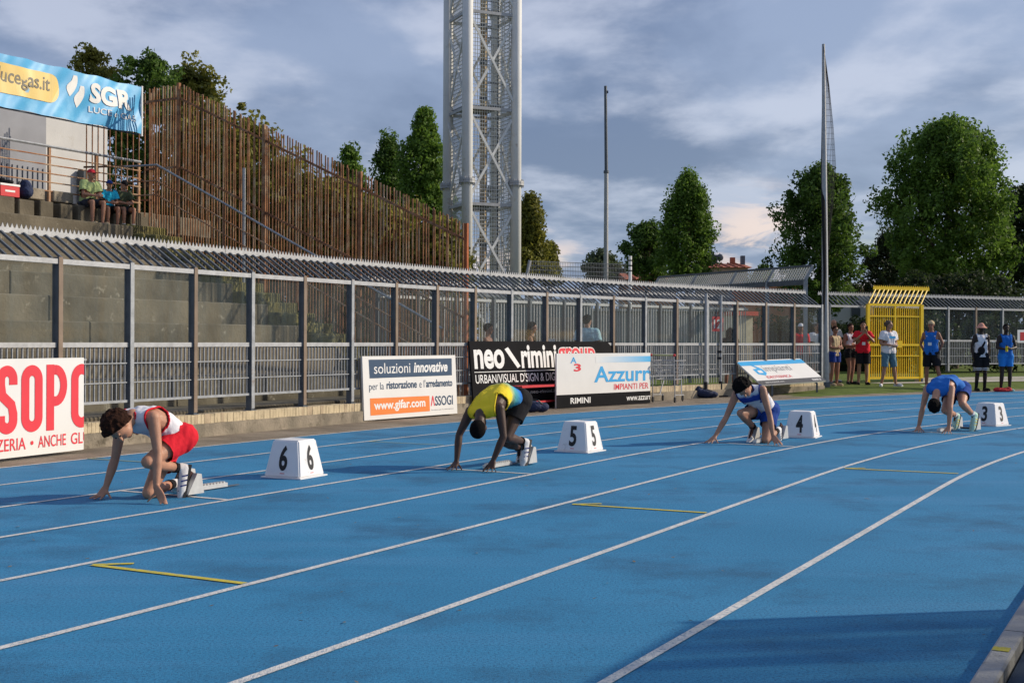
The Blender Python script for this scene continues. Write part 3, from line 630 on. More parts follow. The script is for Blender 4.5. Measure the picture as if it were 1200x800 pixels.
# azzurra board
A = onground(652, 478.5); B = onground(762, 472)
r, w = board('banner_board', A, B, 1.05, 'white board with sky blue lettering and black foot strip before the black board', 'advertising board', face=DIRTW)
rect(r, 'foot_strip', 0.0, w, 0.0, 0.255, BLKB); rect(r, 'left_edge', 0, 0.03, 0.255, 1.05, WHITEP)
gm = bpy.data.materials.new('blue_fade_print'); gm.use_nodes = True; t_ = gm.node_tree; tcn = t_.nodes.new('ShaderNodeTexCoord'); sp_ = t_.nodes.new('ShaderNodeSeparateXYZ'); t_.links.new(tcn.outputs['Object'], sp_.inputs[0])
mr_ = t_.nodes.new('ShaderNodeMapRange'); mr_.inputs[1].default_value = 1.2; mr_.inputs[2].default_value = 3.0; t_.links.new(sp_.outputs[0], mr_.inputs[0])
mm_ = t_.nodes.new('ShaderNodeMix'); mm_.data_type = 'RGBA'; mm_.inputs[6].default_value = (0.74, 0.74, 0.72, 1); mm_.inputs[7].default_value = (0.06, 0.42, 0.76, 1); t_.links.new(mr_.outputs[0], mm_.inputs[0]); t_.links.new(mm_.outputs[2], t_.nodes['Principled BSDF'].inputs['Base Color'])
rect(r, 'print_fade', 1.2, w, 0.865, 0.985, gm)
lettering(r, 'Azzurra', PBLUE, 1.16, 0.47, 2.14, 0.32, bold=0.018, clip=(0, w)); lettering(r, 'IMPIANTI PER', PRED, 1.80, 0.31, 1.18, 0.12, bold=0.004)
lettering(r, 'RIMINI', PWH, 0.42, 0.075, 0.62, 0.115, bold=0.02); lettering(r, 'www.azzurra', PWH, 2.22, 0.075, 0.92, 0.085, bold=0.012, clip=(0, w))
lettering(r, 'A', PBLUE, 0.42, 0.86, 0.18, 0.12, bold=0.01); lettering(r, '3', PRED, 0.52, 0.70, 0.22, 0.15, bold=0.03)
# tilted board on a low trestle
TL = at(864, 423, 29.75); TR = at(944, 421, 31.6); BL = at(893, 451, 29.15); BRr = at(968, 446, 30.95)
r = thing('tilted_board', BL, 'white and blue board lying tilted on a dark trestle at the end of the fence', 'advertising board')
ex = (BRr - BL); w = ex.length; ex.normalize(); ez = (TL - BL); hgt = ez.length; ey = ez.cross(ex).normalized() * -1; ez = ex.cross(ey) * -1
ey = -ex.cross(ez).normalized(); ez = ex.cross(ey)
if ez.z < 0: ez = -ez
ey = ez.cross(ex)                       # right handed: x, y, z
r.rotation_euler = Matrix((ex, ey, ez)).transposed().to_euler()
put('panel', MB().box((w / 2, 0.018, hgt / 2), (w, 0.035, hgt)).mesh('panel'), DIRTW, r)
rect(r, 'foot_strip', 0, w, 0, 0.16, mat('grey_strip', (0.075, 0.075, 0.08), 0.5)); rect(r, 'blue_strip', 0, w, hgt - 0.20, hgt - 0.04, PBLUE)
lettering(r, 'impianti', PGR, 0.72, 0.42, 1.10, 0.28, bold=-0.004); lettering(r, 'IDROTERMICA', PRED, 0.5, 0.22, 1.0, 0.10)
rect(r, 'logo', 0, 0, 0, 0, PBLUE, pts=[(0.3, 0.40), (0.55, 0.34), (0.68, 0.44), (0.66, 0.60), (0.48, 0.74), (0.36, 0.76), (0.5, 0.62), (0.30, 0.60)])
rect(r, 'logo_core', 0.40, 0.56, 0.44, 0.54, PWH, y=-0.005)
lettering(r, 'www.impianti.com', PWH, 0.22, 0.045, 0.75, 0.06); lettering(r, 'RIMINI', PWH, w - 0.5, 0.04, 0.36, 0.07, bold=0.01)
tr_ = MB()
for f_ in (0.15, 0.85):
    b_ = BL.lerp(BRr, f_); t2 = TL.lerp(TR, f_); tr_.beam((b_.x, b_.y, 0), b_ - Vector((0, 0, 0.05)), 0.04, 0.04); tr_.beam((t2.x, t2.y, 0), t2 - Vector((0, 0, 0.05)), 0.04, 0.04); tr_.beam(b_ - Vector((0, 0, 0.05)), t2 - Vector((0, 0, 0.05)), 0.04, 0.04)
tag(obj('trestle', tr_, STEELD), 'dark low trestle under the tilted white board', 'trestle')
# blue banner on the stand
BANB = mat('blue_banner_cloth', (0.10, 0.43, 0.76), 0.45, 0.12, 3, 0.0, wear=((0.16, 0.50, 0.80), 2.2, 0.52, 0.66))
bn0 = st(8.95, 0.0, 6.12); bnr = thing('sponsor_banner', st(8.95, 10.0, 6.12), 'long sky blue banner with yellow pill and white lettering hung above the stand walkway', 'banner')
bnr.rotation_euler = (0, 0, math.atan2(-DK.y, -DK.x)); BW = 10.0; BH = 1.10
def wr(x, z): return 0.028 * math.sin(x * 2.1 + z * 3.2) * math.sin(x * 0.9) + 0.016 * math.sin(x * 5.3 - z * 6.5) + 0.01 * math.sin(x * 13 - z * 9)
b = MB(); nx, nz_ = 320, 26
for i in range(nx + 1):
    for j in range(nz_ + 1):
        x_ = BW * i / nx; z_ = BH * j / nz_; b.v.append((x_, -wr(x_, z_), z_ - 0.012 * math.sin(x_ * 6.3) * (1 if j in (0, nz_) else 0)))
for i in range(nx):
    for j in range(nz_): a_ = i * (nz_ + 1) + j; b.f.append((a_, a_ + nz_ + 1, a_ + nz_ + 2, a_ + 1))
put('cloth', b.mesh('cloth'), BANB, bnr, smooth=True)
def drape(o, off):
    for v_ in o.data.vertices: v_.co.y = -wr(v_.co.x, v_.co.z) - off
def bx(px): return None
BYEL = mat('banner_yellow', (0.80, 0.60, 0.22), 0.5, 0.06, 3); BGREY = mat('banner_brown_print', (0.25, 0.23, 0.18), 0.6)
# banner pixel map: x(px) local from right end
def bl(px):                                 # photo x on the banner -> local x
    t1 = (px - 600) / FPX; k_ = ((-0.9 - 0.878 * 8.95) - t1 * (25 + 0.479 * 8.95)) / (0.479 - 0.878 * t1); return BW - k_
pill = []
xr = bl(69); xl = bl(-55); zc_ = 0.60; rad = 0.31
for i in range(17): t = -math.pi / 2 + math.pi * i / 16; pill.append((xr - rad * 0.9 + math.cos(t) * rad * 0.9, zc_ + math.sin(t) * rad))
pts = pill + [(xl, zc_ + rad), (xl, zc_ - rad)]
mb = MB()
for i in range(70):
    xa = xl + (xr - 0.28 - xl) * i / 70; xb = xl + (xr - 0.28 - xl) * (i + 1) / 70; mb.add([(xa, 0, zc_ - rad), (xb, 0, zc_ - rad), (xb, 0, zc_), (xa, 0, zc_), (xb, 0, zc_ + rad), (xa, 0, zc_ + rad)], [(0, 1, 2, 3), (3, 2, 4, 5)])
mb.add([(x_, 0, z_) for x_, z_ in pill], [tuple(range(17))]); o = put('yellow_pill', mb.mesh('yellow_pill'), BYEL, bnr); drape(o, 0.012)
def blet(s, x0, x1, z0, z1, m, **k):
    o = lettering(bnr, s, m, x0, z0, x1 - x0, z1 - z0, **k)
    bm = bmesh.new(); bm.from_mesh(o.data); bmesh.ops.triangulate(bm, faces=bm.faces[:]); xs_ = [v_.co.x for v_ in bm.verts]
    for xx in np.arange(min(xs_) + 0.02, max(xs_), 0.05): bmesh.ops.bisect_plane(bm, geom=bm.verts[:] + bm.edges[:] + bm.faces[:], plane_co=(xx, 0, 0), plane_no=(1, 0, 0))
    for zz in np.arange(z0 + 0.04, z1, 0.08): bmesh.ops.bisect_plane(bm, geom=bm.verts[:] + bm.edges[:] + bm.faces[:], plane_co=(0, 0, zz), plane_no=(0, 0, 1))
    bm.to_mesh(o.data); bm.free()
    drape(o, 0.018); return o
blet('lucegas.it', bl(0) - 0.08, bl(57), 0.43, 0.83, BGREY, bold=0.012)
blet('SGR', bl(103), bl(153), 0.48, 0.93, PWH, bold=0.045)
blet('LUCE e GAS', bl(103), bl(158), 0.26, 0.40, PWH, bold=0.004)
for x0_, z0_, x1_, z1_ in ((bl(77), 0.52, bl(89), 1.0), (bl(85.5), 0.30, bl(96.5), 0.80)):
    pts = []; 
    for i in range(13):
        t = i / 12; pts.append((x0_ + (x1_ - x0_) * (0.5 * (1 - math.cos(math.pi * t)) * 0.75 - 0.0 + 0.0), z0_ + (z1_ - z0_) * t))
    lft = [(x0_ + (x1_ - x0_) * (0.28 - 0.28 * math.sin(math.pi * min(1, t * 1.35)) + 0.62 * max(0, t - 0.45)), z0_ + (z1_ - z0_) * t) for t in [i / 12 for i in range(13)]]
    rgt = [(x0_ + (x1_ - x0_) * (0.30 + 0.70 * math.sin(math.pi * max(0, (t - 0.0)) ** 0.9 * 0.62)), z0_ + (z1_ - z0_) * t) for t in [i / 12 for i in range(12, -1, -1)]]
    o = put('flame_emblem', MB().add([(x_, 0, z_) for x_, z_ in lft], []).add([(x_, 0, z_) for x_, z_ in rgt], [tuple([])]).mesh('x') if False else MB().add([(x_, 0, z_) for x_, z_ in lft + rgt], [tuple(range(26))]).mesh('flame_emblem'), PWH, bnr); drape(o, 0.009)
put('hem_pole', MB().tube((BW + 0.02, 0.0, -0.05), (BW + 0.02, 0.0, BH + 0.03), 0.03).mesh('hem_pole'), WHITEP, bnr)
put('lower_rail', MB().tube((0, 0.07, -0.01), (BW, 0.07, -0.01), 0.018).tube((0, 0.07, BH - 0.02), (BW, 0.07, BH - 0.02), 0.018).mesh('lower_rail'), STEELD, bnr)

# ------------------------------------------------------------------ number boxes
def numbox(px, py, dig, rot, label, Zoff=0.0):
    p = onground(px, py); r = thing('lane_number_box', p, label, 'lane marker', 'white numbered lane boxes on the track', rot)
    bm = bmesh.new(); b0, t0, h = 0.205, 0.145, 0.355
    vs = [bm.verts.new((x * s_, y * s_, z)) for z, s_ in ((0.012, b0), (h, t0)) for x, y in ((-1, -1), (1, -1), (1, 1), (-1, 1))]
    for f_ in ((3, 2, 1, 0), (4, 5, 6, 7), (0, 1, 5, 4), (1, 2, 6, 5), (2, 3, 7, 6), (3, 0, 4, 7)): bm.faces.new([vs[i] for i in f_])
    bmesh.ops.bevel(bm, geom=bm.edges[:], offset=0.012, segments=3, affect='EDGES'); me = bpy.data.meshes.new('shell'); bm.to_mesh(me); bm.free()
    put('shell', me, mat('white_plastic', (0.80, 0.80, 0.80), 0.4, 0.05, 5, wear=((0.46, 0.45, 0.43), 9, 0.60, 0.74)), r)
    put('flange', MB().box((0, 0, 0.008), (0.45, 0.45, 0.012)).mesh('flange'), MATS['white_plastic'], r)
    tilt = math.atan2(b0 - t0, h)
    for fi in range(4):
        me = text_me(dig, bold=0.03); co = np.zeros(len(me.vertices) * 3); me.vertices.foreach_get('co', co); co = co.reshape(-1, 3); mn, mx_ = co.min(0), co.max(0)
        c = np.zeros_like(co); c[:, 0] = (co[:, 0] - mn[0]) / (mx_[0] - mn[0]) * 0.094 - 0.047 ; c[:, 2] = (co[:, 1] - mn[1]) / (mx_[1] - mn[1]) * 0.24 - 0.12; c[:, 1] = 0
        me.vertices.foreach_set('co', c.ravel()); me.update()
        mk_ = put('maker_mark', MB().box((0, 0, -0.145), (0.05, 0.002, 0.006)).mesh('maker_mark'), PRED, r); mk_.matrix_basis = Matrix.Rotation(fi * math.pi / 2, 4, 'Z') @ Matrix.Translation((0, -(b0 + (t0 - b0) * 0.19 / h + 0.003), 0.19)) @ Matrix.Rotation(-tilt, 4, 'X')
        o = put('digit', me, PBLK, r); n_ = Vector((0, -1, 0)); hm = 0.19; rad_ = b0 + (t0 - b0) * hm / h + 0.004
        o.matrix_basis = Matrix.Rotation(fi * math.pi / 2, 4, 'Z') @ Matrix.Translation((0, -rad_, hm)) @ Matrix.Rotation(-tilt, 4, 'X')
    return r
# rotation: face 0 points to -y (camera) when rot=0
numbox(345, 558, '6', math.radians(-25), 'white plastic lane box showing black 6 on two sides')
numbox(680, 528.5, '5', math.radians(-32), 'white plastic lane box with a black 5 behind the runner in yellow')
numbox(940, 511.8, '4', math.radians(-25), 'white plastic lane box with a black 4 beside the kneeling runner in white and blue')
numbox(1160.5, 498.3, '3', math.radians(-50), 'white plastic lane box with a black 3, rightmost and farthest of the lane boxes')

# ------------------------------------------------------------------ starting blocks
ALU = mat('block_aluminium', (0.62, 0.62, 0.60), 0.4, 0.15, 20, 0.0, 0, 0.3); BROWN = mat('pedal_rubber', (0.07, 0.028, 0.022), 0.85, 0.3, 30, 0.3, 120)
def blocks(s0, lane, label, tL, tR):
    base = tp(s0 + 0.12, R0 + 1.22 * lane + 0.61, 0.0)
    a0 = tp(s0 + 0.12, R0 + 1.22 * lane + 0.61); a1 = tp(s0 + 1.0, R0 + 1.22 * lane + 0.61); d = (a1 - a0).normalized()
    rot = math.atan2(d.y, d.x); r = thing('starting_block', base, label, 'starting block', 'starting blocks set behind the start lines', rot)
    m = MB().box((0.26, 0, 0.03), (0.52, 0.055, 0.035))
    for i in range(12): m.box((0.04 + i * 0.04, 0, 0.0535), (0.018, 0.05, 0.012))
    put('rail', m.mesh('rail'), ALU, r)
    put('spike_tail', MB().box((0.60, 0, 0.012), (0.18, 0.03, 0.006)).mesh('spike_tail'), STEELD, r)
    yv = Vector((-d.y, d.x, 0))
    for tt in (tL, tR):
        rel = Vector((tt.x, tt.y, 0)) - base; fx = rel.dot(d) + 0.035; yy_ = rel.dot(yv)
        # sy=+1: runner's left side lies towards -y of this frame
        y = yy_
        q = MB(); pr = [(fx - 0.02, 0.02), (fx + 0.09, 0.19), (fx + 0.14, 0.18), (fx + 0.17, 0.02)]
        for yy in (y - 0.055, y + 0.055): q.v += [(x, yy, z) for x, z in pr]
        q.f = [(0, 1, 5, 4), (1, 2, 6, 5), (2, 3, 7, 6), (3, 0, 4, 7), (3, 2, 1, 0), (4, 5, 6, 7)]; put('pedal', q.mesh('pedal'), ALU, r)
        put('pedal_pad', MB().beam((fx - 0.028, y, 0.025), (fx + 0.082, y, 0.20), 0.115, 0.012, (0, 1, 0)).mesh('pedal_pad'), BROWN, r)
        put('bracket', MB().box((fx + 0.07, y * 0.5, 0.035), (0.05, 0.11, 0.03)).mesh('bracket'), STEELD, r)
    return r
# ------------------------------------------------------------------ things by the fence
bp = at(607, 470, 23.05); bp.z = 0
dirn = (P[18][0] - P[16][0]).normalized(); nr = Vector((-dirn.y, dirn.x, 0))
bench = thing('red_bench', bp, 'low red metal bench half hidden behind the white and sky blue board', 'bench', None, math.atan2(dirn.y, dirn.x))
put('seat', MB().box((0.9, 0, 0.44), (1.9, 0.26, 0.035)).mesh('seat'), RED, bench)
for x in (0.05, 1.7):
    for y in (-0.10, 0.10): put('leg', MB().beam((x, y, 0), (x + 0.05, y * 0.6, 0.445), 0.04, 0.04).mesh('leg'), RED, bench)
put('foot_rail', MB().box((0.88, 0, 0.14), (1.6, 0.03, 0.03)).mesh('foot_rail'), RED, bench)
NAVYC = mat('navy_cloth', (0.015, 0.028, 0.085), 0.8, 0.4, 9, 0.5, 25)
def lump(name, c, parts, m, label, cat, vox=0.015, extra=None):
    b = MB()
    for dx, dy, dz, r_, sx, sy, sz in parts: b.ball((c.x + dx, c.y + dy, c.z + dz), r_, 14, 9, (sx, sy, sz))
    r = thing(name, c, label, cat); me = remesh(b.mesh('t'), vox, 3, 0.012); me = shift(me, c); put('bag_body', me, m, r, smooth=True); return r
def remesh(me, vox, smooth=2, noise_amp=0.0, keep=False):
    o = bpy.data.objects.new('tmp', me); COL.objects.link(o)
    m = o.modifiers.new('r', 'REMESH'); m.mode = 'VOXEL'; m.voxel_size = vox
    if smooth: s = o.modifiers.new('s', 'SMOOTH'); s.factor = 0.5; s.iterations = smooth
    bpy.context.view_layer.update(); dg = bpy.context.evaluated_depsgraph_get()
    r = bpy.data.meshes.new_from_object(o.evaluated_get(dg), depsgraph=dg); bpy.data.objects.remove(o)
    if noise_amp:
        n = len(r.vertices); co = np.zeros(n * 3); r.vertices.foreach_get('co', co); co = co.reshape(-1, 3); no = np.zeros(n * 3); r.vertices.foreach_get('normal', no); no = no.reshape(-1, 3)
        w = np.zeros(n)
        for k_ in range(7):
            q = RNG.normal(size=3) * (18 + 9 * k_); w += np.sin(co @ q + RNG.uniform(0, 6)) / (1 + 0.35 * k_)
        co += no * (w / 3 * noise_amp)[:, None]; r.vertices.foreach_set('co', co.ravel()); r.update()
    return r
def shift(me, off):
    me.transform(Matrix.Translation(-Vector(off))); return me
c = at(624, 478, 22.6); c.z = 0
bg = lump('kit_bag', c, [(0, 0, 0.10, 0.13, 1.7, 1, 0.8), (0.16, 0.02, 0.09, 0.10, 1.4, 1, 0.9), (-0.15, 0, 0.09, 0.10, 1.3, 1, 0.85)], NAVYC, 'navy kit bag on the ground in front of the red bench', 'bag')
put('strap', MB().path([(-0.16, -0.06, 0.17), (-0.04, -0.12, 0.24), (0.10, -0.10, 0.22), (0.18, -0.05, 0.15)], 0.012).mesh('strap'), BLACKP, bg)
c = onground(826, 466); 
bg = lump('kit_bag', c, [(0, 0, 0.10, 0.14, 1.6, 1, 0.75), (-0.15, 0.03, 0.15, 0.10, 1, 1, 1.3), (0.18, 0, 0.08, 0.10, 1.3, 1, 0.8)], NAVYC, 'dark blue kit bag slumped at the foot of the two upright poles', 'bag')
put('strap', MB().path([(-0.14, -0.10, 0.25), (0.0, -0.15, 0.2), (0.15, -0.12, 0.16)], 0.012).mesh('strap'), BLACKP, bg)
c = standpt(1175, 32.6)
b_ = lump('kit_bag', c, [(0, 0, 0.05, 0.09, 2.4, 1.2, 0.7), (0.14, 0.02, 0.07, 0.07, 1.6, 1.2, 0.9), (-0.13, 0, 0.06, 0.08, 1.5, 1.2, 0.8)], mat('red_cloth', (0.62, 0.03, 0.035), 0.8, 0.3, 9, 0.5, 30), 'flat red bag on the grass at the feet of the athlete in all blue', 'bag')
put('zip', MB().beam((-0.15, -0.06, 0.115), (0.18, -0.05, 0.12), 0.02, 0.006).mesh('zip'), BLACKP, b_)
# two upright poles
for (px, pt, pb, foot) in ((827, 344, 465.5, 0), (844.5, 346, 464.5, 1)):
    p = onground(px, pb); Z = p.y; tpz = at(px, pt, Z).z
    r = thing('upright_pole', p, 'pale upright pole with black foot, %s of the pair by the red 12 sign' % ('right' if foot else 'left'), 'pole')
    obj('shaft', MB().tube((p.x, p.y, 0.35), (p.x, p.y, tpz), 0.038 if not foot else 0.030, n=10), STEELL, r); obj('black_foot', MB().tube((p.x, p.y, 0.0), (p.x, p.y, 0.36), 0.042, n=10), BLACKP, r)
    obj('base', MB().box((p.x, p.y, 0.015), (0.3, 0.3, 0.03)), BLACKP, r)
    if foot: 
        for zz in (0.9, 1.05): obj('clamp', MB().box((p.x - 0.03, p.y, zz), (0.09, 0.06, 0.06)), BLACKP, r)
pt_ = at(841, 379.5, 30.2); rz = math.atan2(dirn.y, dirn.x)
sg = thing('number_sign', (pt_.x, pt_.y, pt_.z - 0.18), 'small square red sign with white number 12 hung inside the fence glass', 'sign', None, math.radians(45))
sg.rotation_euler = (0, 0, math.radians(30))
put('plate', MB().box((0, 0, 0.18), (0.34, 0.02, 0.36)).mesh('plate'), mat('sign_red', (0.55, 0.02, 0.03), 0.5), sg); lettering(sg, '12', PWH, -0.13, 0.07, 0.24, 0.22, y=-0.014, bold=0.02)
put('hanger', MB().tube((0, 0.03, 0.3), (0, 0.03, 0.9), 0.012).mesh('hanger'), STEELD, sg)
# shopping trolley
cp = onground(783, 470.5)
ct = thing('shopping_trolley', cp, 'empty wire shopping trolley with red handle ends standing at the fence', 'trolley', None, math.radians(68))
CH = mat('chrome_wire', (0.50, 0.50, 0.50), 0.35, 0.1, 10, 0, 0, 0.6); g = MB()
def quad(z, x0, x1, y0, y1): return [(x0, y0, z), (x1, y0, z), (x1, y1, z), (x0, y1, z)]
tq, bq = quad(0.88, -0.42, 0.45, -0.27, 0.27), quad(0.48, -0.30, 0.38, -0.20, 0.20)
for qd in (tq, bq): g.path(qd + [qd[0]], 0.008)
for s_ in range(4):
    for i in range(9):
        f_ = i / 8; g.tube(Vector(tq[s_]).lerp(Vector(tq[(s_ + 1) % 4]), f_), Vector(bq[s_]).lerp(Vector(bq[(s_ + 1) % 4]), f_), 0.003, n=4)
    for j in range(1, 5):
        a_ = Vector(tq[s_]).lerp(Vector(bq[s_]), j / 5); b2 = Vector(tq[(s_ + 1) % 4]).lerp(Vector(bq[(s_ + 1) % 4]), j / 5); g.tube(a_, b2, 0.003, n=4)
put('basket', g.mesh('basket'), CH, ct)
fr = MB()
for y in (-0.24, 0.24): fr.path([(-0.46, y, 1.0), (-0.40, y, 0.5), (-0.36, y, 0.16), (0.40, y, 0.13)], 0.012); fr.tube((0.38, y * 0.8, 0.48), (0.2, y, 0.15), 0.012)
put('frame', fr.mesh('frame'), CH, ct); put('handle', MB().tube((-0.46, -0.27, 1.0), (-0.46, 0.27, 1.0), 0.016).mesh('handle'), mat('yellow_green_grip', (0.45, 0.45, 0.18), 0.6), ct)
for y in (-0.25, 0.25): put('handle_end', MB().ball((-0.46, y, 1.0), 0.03).mesh('handle_end'), RED, ct)
for x, y in ((-0.36, -0.24), (-0.36, 0.24), (0.38, -0.22), (0.38, 0.22)):
    put('wheel', MB().tube((x, y - 0.014, 0.06), (x, y + 0.014, 0.06), 0.06, n=14).mesh('wheel'), BLACKP, ct); put('fork', MB().beam((x, y, 0.06), (x + 0.02, y, 0.15), 0.02, 0.03).mesh('fork'), CH, ct)
# low red bollards? none in view ---------------------------------------------------------------- floodlight tower
TZ = 40.0; WHT = mat('tower_white_paint', (0.68, 0.69, 0.68), 0.6, 0.12, 1.2, 0.1, 20, 0.0, wear=((0.38, 0.33, 0.26), 2.2, 0.62, 0.75))
tf = at(547, 330, TZ); tf.z = 0; sd = 1.72; an = math.radians(24); e1 = Vector((math.cos(an), math.sin(an), 0)); e2 = Vector((-math.sin(an), math.cos(an), 0))
tr0 = tf + e1 * sd * 0.5 + e2 * sd * 0.5
tow = thing('floodlight_tower', tr0, 'tall white lattice tower of four round columns with mesh cage and caged riser', 'tower')
Ls = [tf, tf + e1 * sd, tf + (e1 + e2) * sd, tf + e2 * sd]
for p in Ls:
    lg = obj('column', MB().tube(p, p + Vector((0, 0, 19)), 0.178, 0.165, n=20), WHT, tow, smooth=False)
    for pl_ in lg.data.polygons: pl_.use_smooth = len(pl_.vertices) == 4
    for z in (6.42, 13.5):
        q = MB().tube(p + Vector((0, 0, z - 0.07)), p + Vector((0, 0, z)), 0.27, n=18).tube(p + Vector((0, 0, z + 0.006)), p + Vector((0, 0, z + 0.07)), 0.27, n=18)
        for i in range(10): t = i * 0.628; q.tube(p + Vector((math.cos(t) * 0.235, math.sin(t) * 0.235, z - 0.13)), p + Vector((math.cos(t) * 0.235, math.sin(t) * 0.235, z + 0.13)), 0.02, n=5)
        fl = obj('flange', q, STEELL, lg)
zs = [0.3, 2.75, 5.70, 8.8, 11.9, 15.0, 18.0]
for z in zs:
    for i in range(4):
        a_, b2 = Ls[i], Ls[(i + 1) % 4]; obj('cross_beam', MB().beam(a_ + Vector((0, 0, z)), b2 + Vector((0, 0, z)), 0.07, 0.10), STEELL, tow)
for z0_, z1_ in zip(zs[:-1], zs[1:]):
    for i in range(4):
        a_, b2 = Ls[i], Ls[(i + 1) % 4]; nn_ = (b2 - a_).normalized().cross(Vector((0, 0, 1))) * 0.05
        obj('brace', MB().beam(a_ + Vector((0, 0, z0_ + 0.05)), b2 + Vector((0, 0, z1_ - 0.05)), 0.05, 0.075), WHT, tow)
        obj('brace', MB().beam(b2 + nn_ + Vector((0, 0, z0_ + 0.05)), a_ + nn_ + Vector((0, 0, z1_ - 0.05)), 0.05, 0.075), WHT, tow)
for i in (0, 1, 3):
    a_, b2 = Ls[i], Ls[(i + 1) % 4]; d_ = (b2 - a_).normalized(); ins = -d_.cross(Vector((0, 0, 1))) * 0.10; q = MB()
    for j in range(20): p = a_.lerp(b2, (j + 0.5) / 20) + ins; q.beam(p, p + Vector((0, 0, 18)), 0.022, 0.02)
    for z in np.arange(0.2, 18, 0.125): q.beam(a_ + ins + Vector((0, 0, z)), b2 + ins + Vector((0, 0, z)), 0.018, 0.020)
    o = obj('cage_mesh', q, mat('cage_zinc', (0.60, 0.61, 0.58), 0.6), tow); o['kind'] = 'stuff'
cc = tr0 + Vector((0.05, 0, 0))
RIS = mat('riser_ochre', (0.60, 0.50, 0.32), 0.8, 0.3, 1.4, 0, 0, 0, col2=(0.24, 0.15, 0.08))
rs = obj('riser_pipe', MB().tube(cc, cc + Vector((0, 0, 18.5)), 0.10, n=12), RIS, tow); 
for z in np.arange(2, 18, 1.2): obj('pipe_collar', MB().tube(cc + Vector((0, 0, z)), cc + Vector((0, 0, z + 0.14)), 0.14, n=12), STEELD, rs)
ld = MB()
for sx in (-0.2, 0.2): ld.beam(cc + e1 * (0.45 + sx) + e2 * 0.3, cc + e1 * (0.45 + sx) + e2 * 0.3 + Vector((0, 0, 18)), 0.03, 0.05)
for z in np.arange(0.3, 18, 0.3): ld.tube(cc + e1 * 0.25 + e2 * 0.3 + Vector((0, 0, z)), cc + e1 * 0.65 + e2 * 0.3 + Vector((0, 0, z)), 0.014, n=5)
obj('ladder', ld, STEELD, tow)
hp = MB()
for z in np.arange(0.8, 18, 0.75):
    pts = [cc + e1 * (0.45 + 0.36 * math.cos(t)) + e2 * (0.25 - 0.36 * math.sin(t)) + Vector((0, 0, z)) for t in np.linspace(0, math.pi, 9)]; hp.path(pts, 0.014, n=4)
obj('ladder_hoops', hp, STEELD, tow)
for z in (5.75, 8.9, 15.1): obj('landing', MB().box(tr0 + Vector((0, 0, z)) - e1 * 0.2, (1.2, 1.3, 0.05), e1), STEELD, tow)

# slim lamp pole and net pole
p = at(710, 330, 60); p.z = 0
lp = thing('slim_mast', p, 'slim plain grey mast rising alone between the tower and the poplar', 'mast')
obj('lower_shaft', MB().tube(p, (p.x, p.y, at(710, 201, 60).z), 0.125, 0.10, n=12), STEELL, lp); obj('upper_shaft', MB().tube((p.x, p.y, at(710, 201, 60).z), at(709.6, 101, 60), 0.085, 0.07, n=12), STEELD, lp)
obj('collar', MB().tube((p.x, p.y, at(710, 203, 60).z), (p.x, p.y, at(710, 200, 60).z), 0.13, n=12), STEELD, lp); obj('pulley', MB().box(at(711.6, 108, 60), (0.10, 0.08, 0.12)), STEELD, lp)
p = standpt(967.5, 32.9)
npl = thing('net_pole', p, 'tall grey pole with black net gathered along it near the end of the fence', 'pole')
tp_ = at(965, 52, 32.9); mid = at(966.3, 250, 32.9)
obj('shaft', MB().tube(p, mid, 0.095, 0.075, n=16).tube(mid, tp_, 0.075, 0.04, n=16), STEELL, npl)
obj('base_plate', MB().box((p.x + 0.02, p.y, p.z + 0.12), (0.30, 0.2, 0.03)).tube((p.x, p.y, p.z), (p.x, p.y, p.z + 0.12), 0.12, n=14), STEELD, npl)
NETM = mat('black_net', (0.012, 0.012, 0.014), 0.9, 0.3, 20, 0.5, 60)
nb2 = MB(); pts = [at(964.5, 60, 32.95), at(964.2, 140, 33.0), at(964.2, 200, 33.0), at(965.6, 270, 32.75), at(966.5, 320, 32.75), at(965, 380, 32.75)]; rr_ = [0.012, 0.03, 0.055, 0.055, 0.04, 0.02]
for i in range(5): nb2.tube(pts[i], pts[i + 1], rr_[i], rr_[i + 1], n=9)
obj('net_bundle', nb2, NETM, npl)
nw = MB()
a1 = [at(965.5, 56, 32.85), at(971.5, 100, 33.0), at(976.5, 150, 33.1), at(979.3, 195, 33.15), at(976, 240, 33.0), at(970, 300, 32.9), at(967, 345, 32.9)]
a0 = [at(965.3, 55, 32.85), at(966, 100, 32.85), at(966.5, 150, 32.85), at(967, 195, 32.85), at(967.4, 240, 32.85), at(967.5, 300, 32.85), at(967.5, 345, 32.85)]
for f_ in (0.25, 0.4, 0.55, 0.7, 0.8, 0.9, 1.0): nw.path([x_.lerp(y_, f_) for x_, y_ in zip(a0, a1)], 0.006, n=4)
for i in range(6):
    for j in range(7): f_ = j / 7; nw.tube(a0[i].lerp(a0[i + 1], f_), a1[i].lerp(a1[i + 1], f_), 0.004, n=4)
obj('net', nw, NETM, npl)
cb = MB(); cb.path([at(951, 357, 32.0), at(958, 362, 32.4), at(964, 363, 32.75), at(972, 368, 33.1)], 0.015)
tag(obj('cable_loop', cb, BLACKP), 'black cable slung from the fence corner to the net pole', 'cable')

